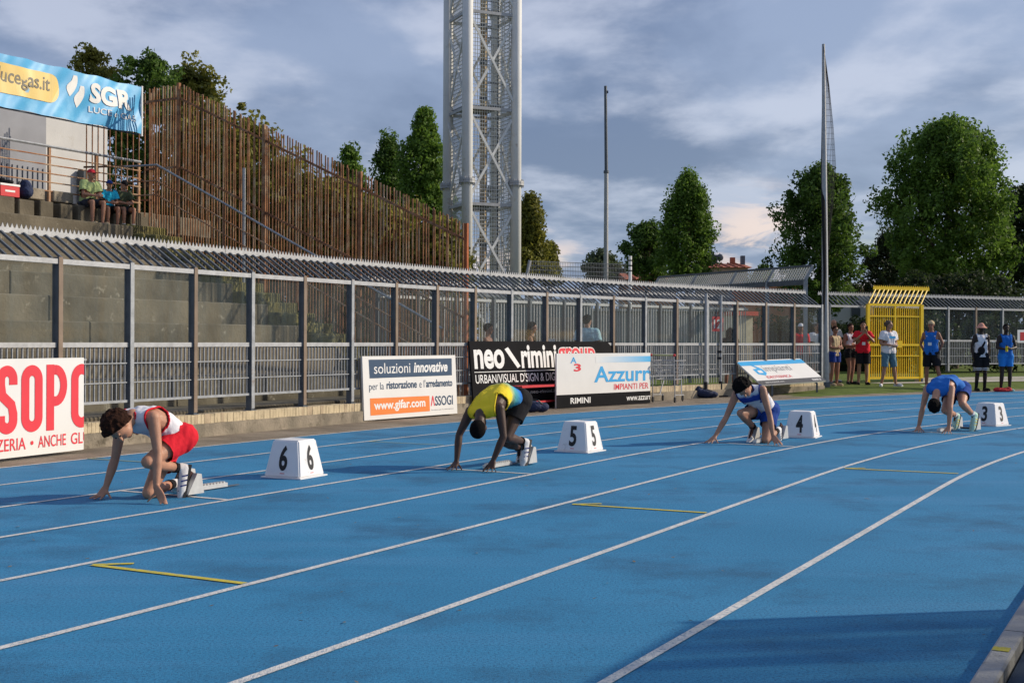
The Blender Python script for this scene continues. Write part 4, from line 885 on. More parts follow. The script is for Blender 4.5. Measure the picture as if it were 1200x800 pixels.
# ------------------------------------------------------------------ right-hand fence and yellow gate
gzf = lambda p: gz(p) + 0.0
q0 = at(1110, 440, 37.6); hr_ = math.atan2(0.886, 0.464)
RP = []
x_, y_ = q0.x, q0.y
for i in range(-5, 13): RP.append((Vector((x_ + i * PS * math.sin(hr_), y_ + i * PS * math.cos(hr_), 0)), hr_))
rf = thing('perimeter_fence', RP[4][0], 'grey steel and glass fence with spiked overhang on the right, behind the waiting athletes', 'fence')
fence(rf, RP[4:], z=gzf)
ov = thing('overhang_strip', (RP[1][0].x, RP[1][0].y, 0.11), 'spiked steel overhang continuing over the opening left of and behind the yellow gate', 'fence')
for i in range(1, 4):
    p, h = RP[i]; w_ = Vector((p.x, p.y, 0.11)); R = (0, 0, math.pi / 2 - h)
    for j in range(7): inst('overhang_bar', me_ob, ov, w_ + Vector((math.sin(h), math.cos(h), 0)) * ((j + 0.5) * PS / 7), R)
    inst('spiked_strip', me_strip, ov, w_, R); inst('top_rail', me_top, ov, w_, R)
    if i in (1, 3): inst('post', me_post, ov, w_, R)
KW2 = mat('pale_footing_concrete', (0.55, 0.52, 0.46), 0.9, 0.15, 3, 0.3, 40)
ft = MB()
a_ = RP[2][0] - Vector((math.cos(hr_), -math.sin(hr_), 0)) * -0.0
for i in range(4, 17):
    p = RP[i][0]; q = RP[i + 1][0]; ft.beam(p + Vector((0, 0, 0.13)), q + Vector((0, 0, 0.13)), 0.34, 0.18)
tag(obj('fence_footing', ft, KW2), 'pale concrete footing strip running under the right-hand fence', 'kerb')
path = MB(); sdv = Vector((0.464, -0.886, 0)); 
pa = [RP[2][0] + sdv * 0.35, RP[17][0] + sdv * 0.35, RP[17][0] + sdv * 1.0, RP[2][0] + sdv * 1.0]
obj('pale_path', path.add([(p.x, p.y, 0.125) for p in pa], [(3, 2, 1, 0)]), KW2)['kind'] = 'structure'
pa = [standpt(1078, 34.2), standpt(1125, 34.6), standpt(1130, 33.4), standpt(1085, 33.0)]
# green matting lying on the verge
gm_ = MB().add([(p.x, p.y, p.z + 0.012) for p in pa] + [(p.x, p.y, p.z - 0.01) for p in pa], [(0, 1, 2, 3), (4, 7, 6, 5), (0, 4, 5, 1), (1, 5, 6, 2), (2, 6, 7, 3), (3, 7, 4, 0)])
bmx = bmesh.new(); me = gm_.mesh('green_mat'); bmx.from_mesh(me); bmesh.ops.recalc_face_normals(bmx, faces=bmx.faces); bmx.to_mesh(me); bmx.free()
tag(put('green_mat', me, mat('pale_green_mat', (0.26, 0.42, 0.16), 0.9, 0.2, 3)), 'flat pale green mat on the grass behind the farthest crouching runner', 'mat')
GY = mat('gate_yellow', (0.90, 0.60, 0.012), 0.5, 0.10, 5, 0.0, wear=((0.60, 0.36, 0.02), 7, 0.66, 0.78))
ga_ = at(1017, 441, 35.9); gb_ = at(1079.5, 440, 36.6)
ga_.z = gb_.z = 0.11; gd = (gb_ - ga_); gw = gd.length; grz = math.atan2(gd.y, gd.x)
gt = thing('yellow_gate', ga_, 'bright yellow double gate of upright bars with its own toothed overhang', 'gate', None, grz)
GH = 2.28
for x in (0.0, gw): put('post', MB().box((x, 0, GH / 2), (0.10, 0.08, GH)).mesh('post'), GY, gt)
put('post', MB().box((gw / 2, 0, GH / 2), (0.06, 0.05, GH)).mesh('post'), GY, gt)
for z, h_ in ((GH - 0.02, 0.07), (GH - 0.35, 0.035), (1.10, 0.06), (0.78, 0.03), (0.14, 0.06)): put('rail', MB().box((gw / 2, -0.01, z), (gw - 0.1, 0.035, h_)).mesh('rail'), GY, gt)
yb = MB().box((0, 0.012, 1.17), (0.020, 0.028, 2.05)).mesh('gate_bar'); yb.materials.append(GY)
for j in range(24):
    x = 0.07 + (gw - 0.14) * j / 23
    if abs(x - gw / 2) < 0.03: continue
    o = bpy.data.objects.new('gate_bar', yb); COL.objects.link(o); o.location = (x, 0, 0); o.parent = gt
ybo = MB().beam((0, 0, 0), (0.43, 0.25, 0.42), 0.028, 0.028, (0, 1, 0)).mesh('overhang_bar'); ybo.materials.append(GY)
for j in range(13): o = bpy.data.objects.new('overhang_bar', ybo); COL.objects.link(o); o.location = (0.02 + (gw - 0.04) * j / 12, 0, GH + 0.02); o.parent = gt
q = MB().box((gw / 2 + 0.43, 0.25, GH + 0.47), (gw + 0.12, 0.02, 0.08))
for j in range(30):
    x = 0.43 - 0.03 + (gw + 0.06) * j / 29; q.add([(x - 0.025, 0.245, GH + 0.51), (x + 0.025, 0.245, GH + 0.51), (x, 0.245, GH + 0.565), (x - 0.025, 0.255, GH + 0.51), (x + 0.025, 0.255, GH + 0.51), (x, 0.255, GH + 0.565)], [(0, 1, 2), (5, 4, 3), (0, 2, 5, 3), (1, 4, 5, 2)])
put('toothed_strip', q.mesh('toothed_strip'), GY, gt)
put('lock_box', MB().box((gw / 2 + 0.12, -0.04, 1.12), (0.16, 0.06, 0.2)).mesh('lock_box'), GY, gt); put('drop_foot', MB().tube((gw, -0.02, 0.02), (gw, -0.02, 0.12), 0.05).mesh('drop_foot'), STEELD, gt)
for k_, (px, Z) in enumerate(((1011, 36.2), (1043, 36.9))):
    o_ = at(px, 400, Z); r = thing('red_notice', (o_.x, o_.y, o_.z), 'small red notice board fixed %s' % ('left of the yellow gate' if k_ == 0 else 'behind the bars at the middle of the yellow gate'), 'sign', None, grz)
    put('plate', MB().box((0, 0, 0), (0.26, 0.02, 0.24)).mesh('plate'), MATS['sign_red'], r)
o_ = at(1197, 394, 38.6); r = thing('notice', (o_.x, o_.y, o_.z), 'white notice with a red square on the fence at the right edge of the photo', 'sign', None, grz)
put('plate', MB().box((0.05, 0, 0), (0.42, 0.02, 0.40)).mesh('plate'), WHITEP, r); put('red_square', MB().box((0.07, -0.012, 0.0), (0.26, 0.006, 0.26)).mesh('red_square'), MATS['sign_red'], r); put('bracket', MB().box((0.05, 0.03, 0), (0.46, 0.03, 0.04)).mesh('bracket'), STEELD, r)

# ------------------------------------------------------------------ second fence line beyond the first, and the tall pale screen
P2 = []
for i in range(17, 29):
    if i < len(P): p, h = P[i]
    else: p = P[-1][0] + Vector((math.sin(P[-1][1]), math.cos(P[-1][1]), 0)) * PS * (i - len(P) + 1); h = P[-1][1]
    P2.append((p + Vector((-math.cos(h), math.sin(h), 0)) * 3.4, h + 0.0))
f2 = thing('inner_fence', P2[0][0], 'second grey barred fence running behind the long glass fence', 'fence')
for i in range(len(P2) - 1): pass
P2b = [(p, math.atan2((P2[min(i + 1, len(P2) - 1)][0] - P2[min(i, len(P2) - 2)][0]).x, (P2[min(i + 1, len(P2) - 1)][0] - P2[min(i, len(P2) - 2)][0]).y)) for i, (p, h) in enumerate(P2)]
me_tall = MB().box((0, 0, 1.2), (0.014, 0.022, 2.1)).mesh('bar'); me_tall.materials.append(STEELL)
bm_ = MB()
for j in range(11): bm_.box((0.05 + j * 0.102, 0, 1.2), (0.018, 0.026, 2.1))
me_trow = bm_.mesh('bar_row'); me_trow.materials.append(STEELL)
for i in range(len(P2b) - 1):
    p, h = P2b[i]; R = (0, 0, math.pi / 2 - h); inst('bar_row', me_trow, f2, p, R)['kind'] = 'stuff'; inst('post', me_post, f2, p, R); inst('top_rail', me_top, f2, p, R); inst('lower_rail', me_low, f2, p, R)
    for j in range(7): inst('overhang_bar', me_ob, f2, p + Vector((math.sin(h), math.cos(h), 0)) * ((j + 0.5) * PS / 7), R)
    inst('spiked_strip', me_strip, f2, p, R)
WOODW = mat('bleached_lattice', (0.80, 0.76, 0.66), 0.8, 0.1, 4)
sc = thing('slanted_screen', at(945, 400, 34.0).xy.to_3d(), 'tall pale slatted overhang on grey frame running behind the end of the long fence', 'fence')
sa, sb = at(944, 328, 34.0), at(765, 337, 40.5); ta, tb = at(952, 312.5, 34.0), at(772, 325.5, 40.5)
sb.z = sa.z; tb.z = ta.z
n_ = 72
ln = (sb - sa).length
for i in range(n_):
    f_ = i / (n_ - 1.0); a_ = sa.lerp(sb, f_); b2 = ta.lerp(tb, f_); obj('slat', MB().beam(a_, b2, 0.038, 0.03, (1, 0, 0)), WOODW, sc)
q = MB()
for i in range(1, 6): q.beam(sa.lerp(ta, i / 6), sb.lerp(tb, i / 6), 0.012, 0.02)
obj('slat_ties', q, WOODW, sc)
obj('top_rail', MB().beam(ta + Vector((0, 0, 0.03)), tb + Vector((0, 0, 0.03)), 0.05, 0.06), STEELD, sc); obj('lower_beam', MB().beam(sa - Vector((0, 0, 0.06)), sb - Vector((0, 0, 0.06)), 0.06, 0.14), STEELD, sc)
for f_ in (0.0, 0.22, 0.45, 0.72, 1.0):
    a_ = sa.lerp(sb, f_); b2 = ta.lerp(tb, f_); obj('post', MB().box((a_.x, a_.y, a_.z / 2), (0.10, 0.10, a_.z)), STEEL, sc); obj('bracket', MB().beam(a_, b2, 0.09, 0.07, (1, 0, 0)), STEEL, sc)

# ------------------------------------------------------------------ trees
FD = foliage('leaf_deep_green', (0.024, 0.056, 0.012), (0.135, 0.235, 0.035)); FO = foliage('leaf_olive', (0.06, 0.072, 0.012), (0.28, 0.27, 0.045)); FM = foliage('leaf_mid_green', (0.034, 0.080, 0.012), (0.20, 0.33, 0.045))
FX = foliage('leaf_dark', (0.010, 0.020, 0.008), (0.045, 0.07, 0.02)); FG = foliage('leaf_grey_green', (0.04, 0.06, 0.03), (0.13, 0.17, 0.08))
BARK = mat('bark', (0.16, 0.12, 0.085), 0.95, 0.4, 9, 0.6, 30)
def crown_mesh(name, c, prof, z0, z1, n, per, leaf, cr, seed, upright=0.0, lobes=0.22, gap=0.0):
    rg = np.random.default_rng(seed); t = rg.uniform(0, 1, n) ** 0.92; ang = rg.uniform(0, 2 * np.pi, n)
    R = np.interp(t, [p[0] for p in prof], [p[1] for p in prof])
    ph = rg.uniform(0, 6, 4); R = R * (1 + lobes * (np.sin(ang * 3 + ph[0] + t * 7) * 0.5 + np.sin(ang * 5 + ph[1] - t * 11) * 0.35 + np.sin(t * 23 + ph[2] + ang * 2) * 0.35))
    rad = R * np.where(rg.uniform(0, 1, n) < 0.7, rg.uniform(0.78, 1.03, n), rg.uniform(0.15, 0.8, n))
    ctr = np.stack([c[0] + rad * np.cos(ang), c[1] + rad * np.sin(ang), z0 + (z1 - z0) * t], 1)
    rad = rad * (1 + rg.normal(0, 0.085, n)); ctr[:, 0] = c[0] + rad * np.cos(ang); ctr[:, 1] = c[1] + rad * np.sin(ang); ctr[:, 2] += rg.normal(0, 0.35, n) * cr
    crs = cr * rg.uniform(0.40, 1.25, n); ctr = np.repeat(ctr, per, 0); crs = np.repeat(crs, per); tone = np.repeat(rg.uniform(0, 1, n), per)
    m = len(ctr); d = rg.normal(size=(m, 3)); d /= np.linalg.norm(d, axis=1)[:, None]; rr = crs * rg.uniform(0.35, 1.0, m) ** 0.6
    sc3 = np.array([1, 1, 0.85 + upright]); p = ctr + d * rr[:, None] * sc3
    p[:, 2] = np.maximum(p[:, 2], z0 - cr)
    nrm = d * 0.9 + rg.normal(size=(m, 3)) * 0.75; nrm /= np.linalg.norm(nrm, axis=1)[:, None]
    a = np.cross(nrm, rg.normal(size=(m, 3))); a /= np.linalg.norm(a, axis=1)[:, None]; b = np.cross(nrm, a); s = leaf * rg.uniform(0.6, 1.3, m)
    v = np.stack([p - a * s[:, None] * 0.5, p - b * s[:, None] * 0.33, p + a * s[:, None] * 0.62, p + b * s[:, None] * 0.33], 1).reshape(-1, 3)
    me = bpy.data.meshes.new(name); me.vertices.add(m * 4); me.vertices.foreach_set('co', v.ravel()); me.loops.add(m * 4); me.loops.foreach_set('vertex_index', np.arange(m * 4, dtype=np.int32))
    me.polygons.add(m); me.polygons.foreach_set('loop_start', np.arange(0, m * 4, 4, dtype=np.int32)); me.polygons.foreach_set('loop_total', np.full(m, 4, dtype=np.int32)); me.update(calc_edges=True)
    at2 = me.attributes.new('rnd', 'FLOAT', 'POINT'); val = np.clip(tone * 0.55 + rg.uniform(0, 0.5, m), 0, 1) ; at2.data.foreach_set('value', np.repeat(val, 4)); return me
def tree(name, px, ytop, ybot, Z, prof, label, m, n=150, per=75, leaf=0.15, cr=0.5, seed=1, trunk=0.16, cat='tree', group=None, upright=0.0, lobes=0.22, base=0.0):
    "prof: (height fraction, half width in photo pixels)"
    c = at(px, (ytop + ybot) / 2, Z); z1 = at(px, ytop, Z).z; z0 = at(px, ybot, Z).z; k = Z / FPX
    pf = [(t, max(0.05, w * k - cr * 0.55)) for t, w in prof]
    r = thing(name, (c.x, c.y, base), label, cat, group); c0 = (c.x, c.y)
    me = crown_mesh('crown', c0, pf, z0 + cr * 0.4, z1 - cr * 0.6, n, per, leaf, cr, seed, upright, lobes); me.transform(Matrix.Translation((-c.x, -c.y, -base))); put('crown', me, m, r)
    q = MB(); zt = z0 + (z1 - z0) * 0.75; rg = random.Random(seed); q.tube((c.x, c.y, base - 0.1), (c.x, c.y, (base + zt) / 2), trunk, trunk * 0.7, n=9); q.tube((c.x, c.y, (base + zt) / 2), (c.x + 0.1, c.y, zt), trunk * 0.7, trunk * 0.2, n=7)
    zl = max(base + 0.8, z0 - 0.2)
    for i in range(9):
        t = rg.random(); z_ = zl + (zt - zl) * t * 0.8; an_ = rg.uniform(0, 6.28); R_ = np.interp(t, [p[0] for p in pf], [p[1] for p in pf]) * 0.8
        q.tube((c.x, c.y, z_), (c.x + R_ * math.cos(an_), c.y + R_ * math.sin(an_), z_ + R_ * 0.7), trunk * 0.4, trunk * 0.08, n=6)
    obj('trunk', q, BARK, r); return r
tree('tree', 1110, 140, 352, 62, [(0, 40), (0.1, 58), (0.3, 70), (0.5, 71), (0.7, 67), (0.85, 56), (0.94, 38), (1, 14)], 'broad tall leafy tree, the biggest crown, right of the net pole', FM, 720, 80, 0.18, 0.50, 3, 0.3, lobes=0.30, upright=0.5)
tree('tree', 962, 194, 368, 56, [(0, 26), (0.2, 52), (0.4, 52), (0.6, 44), (0.8, 40), (0.93, 26), (1, 8)], 'dark leafy tree standing behind the net pole', FD, 440, 75, 0.15, 0.42, 4, 0.2, lobes=0.5, upright=0.3)
tree('poplar_tree', 806, 204, 330, 58, [(0, 24), (0.2, 33), (0.45, 33), (0.65, 29), (0.8, 24), (0.92, 14), (1, 5)], 'narrow upright poplar with bright right side in the middle distance', FM, 300, 95, 0.13, 0.40, 5, 0.18, upright=0.5, lobes=0.15)
tree('tree', 758, 261, 326, 66, [(0, 26), (0.3, 32), (0.6, 30), (0.85, 20), (1, 7)], 'rounded dark tree touching the left side of the poplar', FD, 150, 85, 0.16, 0.45, 6, 0.2)
tree('tree', 706, 293, 334, 80, [(0, 30), (0.4, 28), (0.75, 20), (1, 6)], 'small hazy grey green tree behind the slim mast', FG, 110, 70, 0.18, 0.45, 7, 0.2, lobes=0.4)
tree('tree', 622, 228, 330, 52, [(0, 30), (0.25, 26), (0.45, 20), (0.7, 18), (0.88, 15), (1, 6)], 'olive tree just right of the lattice tower', FO, 200, 85, 0.14, 0.40, 8, 0.18, lobes=0.35)
tree('tree', 645, 285, 335, 54, [(0, 18), (0.4, 14), (0.8, 9), (1, 3)], 'small olive bush tree low beside the lattice tower', FO, 70, 75, 0.13, 0.32, 18, 0.12, lobes=0.35)
tree('tree', 497, 128, 330, 56, [(0, 40), (0.3, 42), (0.55, 34), (0.75, 26), (0.9, 18), (1, 6)], 'tall pointed tree against the left side of the lattice tower', FM, 330, 95, 0.15, 0.45, 9, 0.22, lobes=0.25)
tree('tree', 455, 160, 300, 60, [(0, 34), (0.4, 32), (0.7, 22), (0.9, 14), (1, 5)], 'dark tree left of the pointed tree behind the rusty palisade', FD, 200, 85, 0.15, 0.45, 10, 0.2, lobes=0.3)
tree('tree', 410, 170, 280, 58, [(0, 34), (0.5, 24), (0.8, 17), (1, 6)], 'small rounded tree top showing over the rusty palisade', FM, 130, 80, 0.15, 0.40, 11, 0.2)
tree('tree', 222, 72, 300, 41, [(0, 60), (0.5, 60), (0.8, 48), (0.93, 32), (1, 10)], 'loose ragged tree rising above the high end of the rusty palisade', FO, 240, 62, 0.14, 0.34, 12, 0.2, lobes=0.5)
tree('tree', 170, 62, 260, 38, [(0, 40), (0.5, 46), (0.8, 42), (0.93, 34), (1, 14)], 'dark tree behind the right end of the blue banner', FD, 240, 62, 0.12, 0.32, 13, 0.2, lobes=0.5)
tree('tree', 108, 55, 230, 40, [(0, 30), (0.6, 34), (0.85, 30), (1, 12)], 'yellowish ragged tree top above the blue banner, leftmost of the trees', FO, 190, 62, 0.12, 0.30, 14, 0.2, lobes=0.5)
HL = ['olive hedge mass seen through the highest bars of the rusty palisade', 'olive hedge mass with pointed shoots topping the bars', 'olive hedge behind the middle bars of the palisade', 'dull green hedge behind the lower middle bars', 'dull green hedge behind the lower bars', 'low hedge end behind the last rusty bars']
for i, (px, yt, yb_, w_) in enumerate(((232, 122, 420, 52), (290, 140, 420, 54), (345, 186, 420, 54), (400, 214, 420, 52), (455, 238, 420, 50), (512, 262, 420, 44))):
    tree('hedge_tree', px, yt, yb_, 37.5 - i * 1.2, [(0, w_), (0.6, w_), (0.85, w_ * 0.85), (1, w_ * 0.5)], HL[i], FO, 330, 62, 0.15, 0.42, 20 + i, 0.1, cat='hedge', lobes=0.3)
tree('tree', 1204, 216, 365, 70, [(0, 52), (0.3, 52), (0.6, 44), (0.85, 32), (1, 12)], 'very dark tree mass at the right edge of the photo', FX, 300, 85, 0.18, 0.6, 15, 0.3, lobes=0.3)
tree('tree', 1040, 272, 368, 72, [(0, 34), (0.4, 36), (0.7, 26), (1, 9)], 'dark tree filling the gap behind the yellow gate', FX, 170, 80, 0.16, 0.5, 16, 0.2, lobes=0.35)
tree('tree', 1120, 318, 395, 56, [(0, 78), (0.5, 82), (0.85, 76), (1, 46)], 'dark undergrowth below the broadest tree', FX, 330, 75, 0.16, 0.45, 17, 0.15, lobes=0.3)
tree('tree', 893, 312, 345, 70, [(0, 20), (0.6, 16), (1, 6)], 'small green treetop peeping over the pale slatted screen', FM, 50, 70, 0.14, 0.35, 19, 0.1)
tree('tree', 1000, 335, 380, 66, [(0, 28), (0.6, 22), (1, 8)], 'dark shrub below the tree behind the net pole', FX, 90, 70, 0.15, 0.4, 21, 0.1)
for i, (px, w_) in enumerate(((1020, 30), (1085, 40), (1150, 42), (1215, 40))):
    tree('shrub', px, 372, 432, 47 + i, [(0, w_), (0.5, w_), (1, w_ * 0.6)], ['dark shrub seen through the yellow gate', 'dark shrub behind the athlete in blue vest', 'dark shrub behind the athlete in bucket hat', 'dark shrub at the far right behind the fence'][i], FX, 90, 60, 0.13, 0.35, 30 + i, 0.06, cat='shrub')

# ------------------------------------------------------------------ far buildings
def house(name, x0, x1, yb, yt, Z, mwall, label, roofm=None, ridge=0, depth=8, over=0.3):
    A_ = at(x0, yb, Z); B_ = at(x1, yb, Z); zt = at(x0, yt, Z).z; r = thing(name, ((A_.x + B_.x) / 2, Z, 0), label, 'house')
    obj('wall', MB().box(((A_.x + B_.x) / 2, Z + depth / 2, zt / 2), (B_.x - A_.x, depth, zt)), mwall, r)
    if roofm:
        zr = at(x0, ridge, Z).z; v = [(A_.x - over, Z - over, zt + 0.004), (B_.x + over, Z - over, zt + 0.004), (B_.x + over, Z + depth + over, zt + 0.004), (A_.x - over, Z + depth + over, zt + 0.004), (A_.x - over, Z + depth / 2, zr), (B_.x + over, Z + depth / 2, zr)]
        rf_ = obj('roof', MB().add(v, [(0, 1, 5, 4), (2, 3, 4, 5), (0, 4, 3), (1, 2, 5), (3, 2, 1, 0)]), roofm, r)
        n_ = int((B_.x - A_.x) / 0.5); q = MB()
        for i in range(n_):
            x = A_.x + (i + 0.5) * (B_.x - A_.x) / n_; q.tube((x, Z - over, zt + 0.04), (x, Z + depth / 2, zr + 0.04), 0.06, n=5)
        o = obj('roof_tiles', q, roofm, rf_); o['kind'] = 'stuff'
        return r, rf_
    return r, None
TERR = mat('terracotta_tiles', (0.42, 0.13, 0.07), 0.9, 0.3, 2); ORW = mat('orange_render', (0.50, 0.20, 0.09), 0.9, 0.15, 1); WHW = mat('white_render', (0.66, 0.66, 0.66), 0.9, 0.08, 1)
h1, r1 = house('house', 738, 792, 400, 327.5, 74, ORW, 'low orange rendered house between the rounded tree and the fence', TERR, 316)
h2, r2 = house('house', 832, 876, 400, 313.5, 95, mat('brown_render', (0.45, 0.33, 0.26), 0.9), 'far house with dark red roof right of the poplar', TERR, 305)
for px, w_, t_, m_ in ((836, 0.9, 303, STEELD), (861, 0.35, 306, TERR), (873, 0.3, 304, STEELD)):
    p = at(px, 312, 97); obj('chimney', MB().box((p.x, 98, (p.z + at(px, t_, 97).z) / 2 + 0.1), (w_, 0.5, at(px, t_, 97).z - p.z + 0.5)), m_, r2)
an_ = MB(); p = at(846, 306, 97); an_.tube((p.x, 98, p.z - 0.6), (p.x, 98, p.z + 0.7), 0.03, n=5).ball((p.x, 97.9, p.z + 0.35), 0.28, sc=(1, 0.3, 1)); obj('dish', an_, STEELD, r2)
h3, r3 = house('house', 972, 1024, 400, 346, 60, WHW, 'white walled house with red roof seen above the dark hedge by the net pole', None)
h4, r4 = house('house', 1020, 1056, 400, 346, 76, WHW, 'white house with small red roof and pale chimney behind the yellow gate', TERR, 335)
p = at(1043.5, 330, 79); obj('chimney', MB().box((p.x, 80, p.z - 0.3), (0.35, 0.35, 1.6)), WHW, r4)
obj('window', MB().box(at(1003, 362, 59.96), (0.42, 0.06, 0.7)), STEELD, h3)
h5, r5 = house('house', 885, 960, 400, 331, 66, ORW, 'orange brick house behind the pale slatted screen', None)
hd = thing('dark_hedge', at(990, 400, 50).xy.to_3d(), 'clipped dark hedge across the back of the opening beside the net pole', 'hedge')
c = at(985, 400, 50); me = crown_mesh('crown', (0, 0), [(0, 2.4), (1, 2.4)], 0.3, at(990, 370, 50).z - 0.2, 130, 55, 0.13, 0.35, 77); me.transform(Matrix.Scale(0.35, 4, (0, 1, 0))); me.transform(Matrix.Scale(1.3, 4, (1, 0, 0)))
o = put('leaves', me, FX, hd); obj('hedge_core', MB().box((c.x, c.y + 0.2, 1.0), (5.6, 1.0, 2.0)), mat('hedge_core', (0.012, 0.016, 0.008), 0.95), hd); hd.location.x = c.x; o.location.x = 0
# kiosk and pale container behind the fence, seen through the glass
kx = at(873, 400, 36.5); ks = thing('kiosk', (kx.x, kx.y, 0.05), 'cream kiosk with red roof edge seen through the fence glass', 'kiosk', None, math.radians(25))
put('wall', MB().box((0, 0.5, 1.0), (0.55, 1.0, 2.0)).mesh('wall'), mat('cream_panel', (0.62, 0.56, 0.40), 0.8), ks); put('roof', MB().box((0.02, 0.45, 2.06), (0.7, 1.2, 0.12)).mesh('roof'), mat('red_fascia', (0.55, 0.06, 0.03), 0.6), ks)
wx = at(640, 400, 34); ws = thing('low_building', (wx.x, wx.y + 2, 0.0), 'low teal grey cabin behind the barred inner fence', 'building')
put('wall', MB().box((0.0, 0, 1.2), (2.6, 2.0, 2.3)).mesh('wall'), mat('teal_panel', (0.10, 0.16, 0.17), 0.6, 0.3, 1.5), ws); put('roof', MB().box((0, 0, 2.42), (2.8, 2.2, 0.1)).mesh('roof'), STEELL, ws); put('door', MB().box((0.4, -1.02, 1.0), (0.8, 0.04, 1.9)).mesh('door'), mat('tan_door', (0.30, 0.26, 0.2), 0.7), ws)
wx = at(735, 400, 42); ws = thing('low_building', (wx.x, wx.y + 2, 0.0), 'long grey blue shed behind the barred inner fence under the poplar', 'building')
put('wall', MB().box((0.0, 0, 1.15), (7.5, 2.0, 2.3)).mesh('wall'), mat('shed_grey', (0.20, 0.24, 0.26), 0.7, 0.25, 1.0), ws); put('roof', MB().box((0, 0, 2.36), (7.8, 2.4, 0.08)).mesh('roof'), STEELL, ws)
for i in range(12): put('panel_rib', MB().box((-3.5 + i * 0.62, -1.015, 1.15), (0.05, 0.03, 2.25)).mesh('panel_rib'), STEELL, ws)
# white stub post and cranked wire post over the fence
for px, y0_, y1_, Z, lab in ((738.5, 300, 330, 46, 'short banded white post beside the orange house'),):
    p = at(px, y1_, Z); r = thing('white_post', (p.x, Z, 0), lab, 'post'); obj('shaft', MB().tube((p.x, Z, 0), at(px, y0_, Z), 0.065, n=10), WHITEP, r)
    for y in (306, 312, 318): q_ = at(px, y, Z); obj('band', MB().tube(q_, q_ + Vector((0, 0, 0.05)), 0.07, n=10), BLACKP, r)
wz = 38.0; wl = thing('wire_fence', at(618, 400, wz).xy.to_3d(), 'thin wire strands on a cranked pale post above the fence right of the tower', 'fence')
p0 = at(617, 325, wz); obj('cranked_post', MB().tube((p0.x, wz, 0), p0, 0.05).tube(p0, at(621, 305, wz), 0.05), STEELL, wl)
for y in (306, 311, 316, 321): obj('wire', MB().tube(at(621, y, wz), at(735, y + 4, wz + 3), 0.010, n=4), STEELD, wl)
wq = MB()
for i in range(60): f_ = i / 60; a_ = at(621, 306, wz).lerp(at(735, 310, wz + 3), f_); wq.tube(a_, a_ - Vector((0, 0, 0.55)), 0.006, n=4)
obj('wire_mesh', wq, STEELD, wl)['kind'] = 'stuff'
# unseen panels added outside the frame to cast the foreground shade
c = Vector((3.62, 6.25, 0)); t3 = Vector((TV.x, TV.y, 0)); u3 = Vector((UV.x, UV.y, 0))
eq = thing('shade_caster', c, 'tall unseen screen added beyond the right edge to cast the foreground shade', 'shade caster')
obj('canvas', MB().beam(c - t3 * 4.6 + Vector((0, 0, 0.70)), c + Vector((0, 0, 0.70)), 0.04, 1.34), glassmat('caster_net', (0.78, 0.80, 0.78), (0.05, 0.09, 0.06), 0.62, 3.0), eq)  # added sheet, half clear so the shade it throws stays pale
for f_ in (0.01, 1.5, 3.0, 4.5): obj('pole', MB().tube(c - t3 * f_ + u3 * 0.05, c - t3 * f_ + u3 * 0.05 + Vector((0, 0, 1.38)), 0.02), STEEL, eq)
c2 = c + t3 * 0.12 
eq2 = thing('low_shade_caster', c2, 'low unseen panel added beyond the right edge to cast the shade strip along the kerb', 'barrier')
obj('panel', MB().beam(c2 + Vector((0, 0, 0.27)), c2 + t3 * 1.6 + Vector((0, 0, 0.27)), 0.04, 0.46), STEEL, eq2)  # added only for the narrow shadow beside the kerb
for f_ in (0.1, 1.5): obj('foot', MB().beam(c2 + t3 * f_ - u3 * 0.2 + Vector((0, 0, 0.02)), c2 + t3 * f_ + u3 * 0.2 + Vector((0, 0, 0.02)), 0.05, 0.04), STEEL, eq2)

# ------------------------------------------------------------------ people
def skinmat(name, col):
    m = mat(name, col, 0.5, 0.25, 9, 0.10, 90, spec=0.35, detail=6); b = m.node_tree.nodes['Principled BSDF']
    b.inputs['Subsurface Weight'].default_value = 0.05; b.inputs['Subsurface Radius'].default_value = (0.03, 0.012, 0.006); return m
S_FAIR = skinmat('skin_tanned', (0.50, 0.255, 0.16)); S_TAN = skinmat('skin_warm', (0.44, 0.23, 0.15)); S_DARK = skinmat('skin_dark_brown', (0.075, 0.040, 0.028)); S_DEEP = skinmat('skin_deep_brown', (0.035, 0.021, 0.016)); S_MID = skinmat('skin_sunburnt', (0.34, 0.15, 0.095))
def cloth(name, col, var=0.12): return mat('cloth_' + name, col, 0.85, var, 7, 0.35, 22, spec=0.2)
C_WHITE = cloth('white', (0.76, 0.75, 0.78)); C_RED = cloth('red', (0.66, 0.015, 0.03)); C_YEL = cloth('yellow', (0.80, 0.60, 0.03)); C_BLUE = cloth('royal_blue', (0.010, 0.052, 0.27)); C_BLK = cloth('black', (0.010, 0.010, 0.013)); C_NAVY = cloth('navy', (0.012, 0.035, 0.20))
C_MIDB = cloth('mid_blue', (0.02, 0.15, 0.52)); C_TAN = cloth('tan', (0.55, 0.42, 0.25)); C_DEN = cloth('denim', (0.10, 0.20, 0.28)); C_LGRN = cloth('pale_green', (0.42, 0.52, 0.22)); C_CYAN = cloth('cyan', (0.02, 0.42, 0.66)); C_OLV = cloth('olive_print', (0.09, 0.11, 0.06), 0.5); C_CHK = cloth('check_navy', (0.06, 0.07, 0.10), 0.7); C_LBL = cloth('light_blue', (0.40, 0.60, 0.68)); C_GRY = cloth('grey', (0.42, 0.43, 0.45)); C_SHOE = cloth('shoe_white', (0.72, 0.72, 0.72)); C_PEACH = cloth('peach', (0.62, 0.30, 0.22)); C_MINT = cloth('mint', (0.5, 0.72, 0.62))
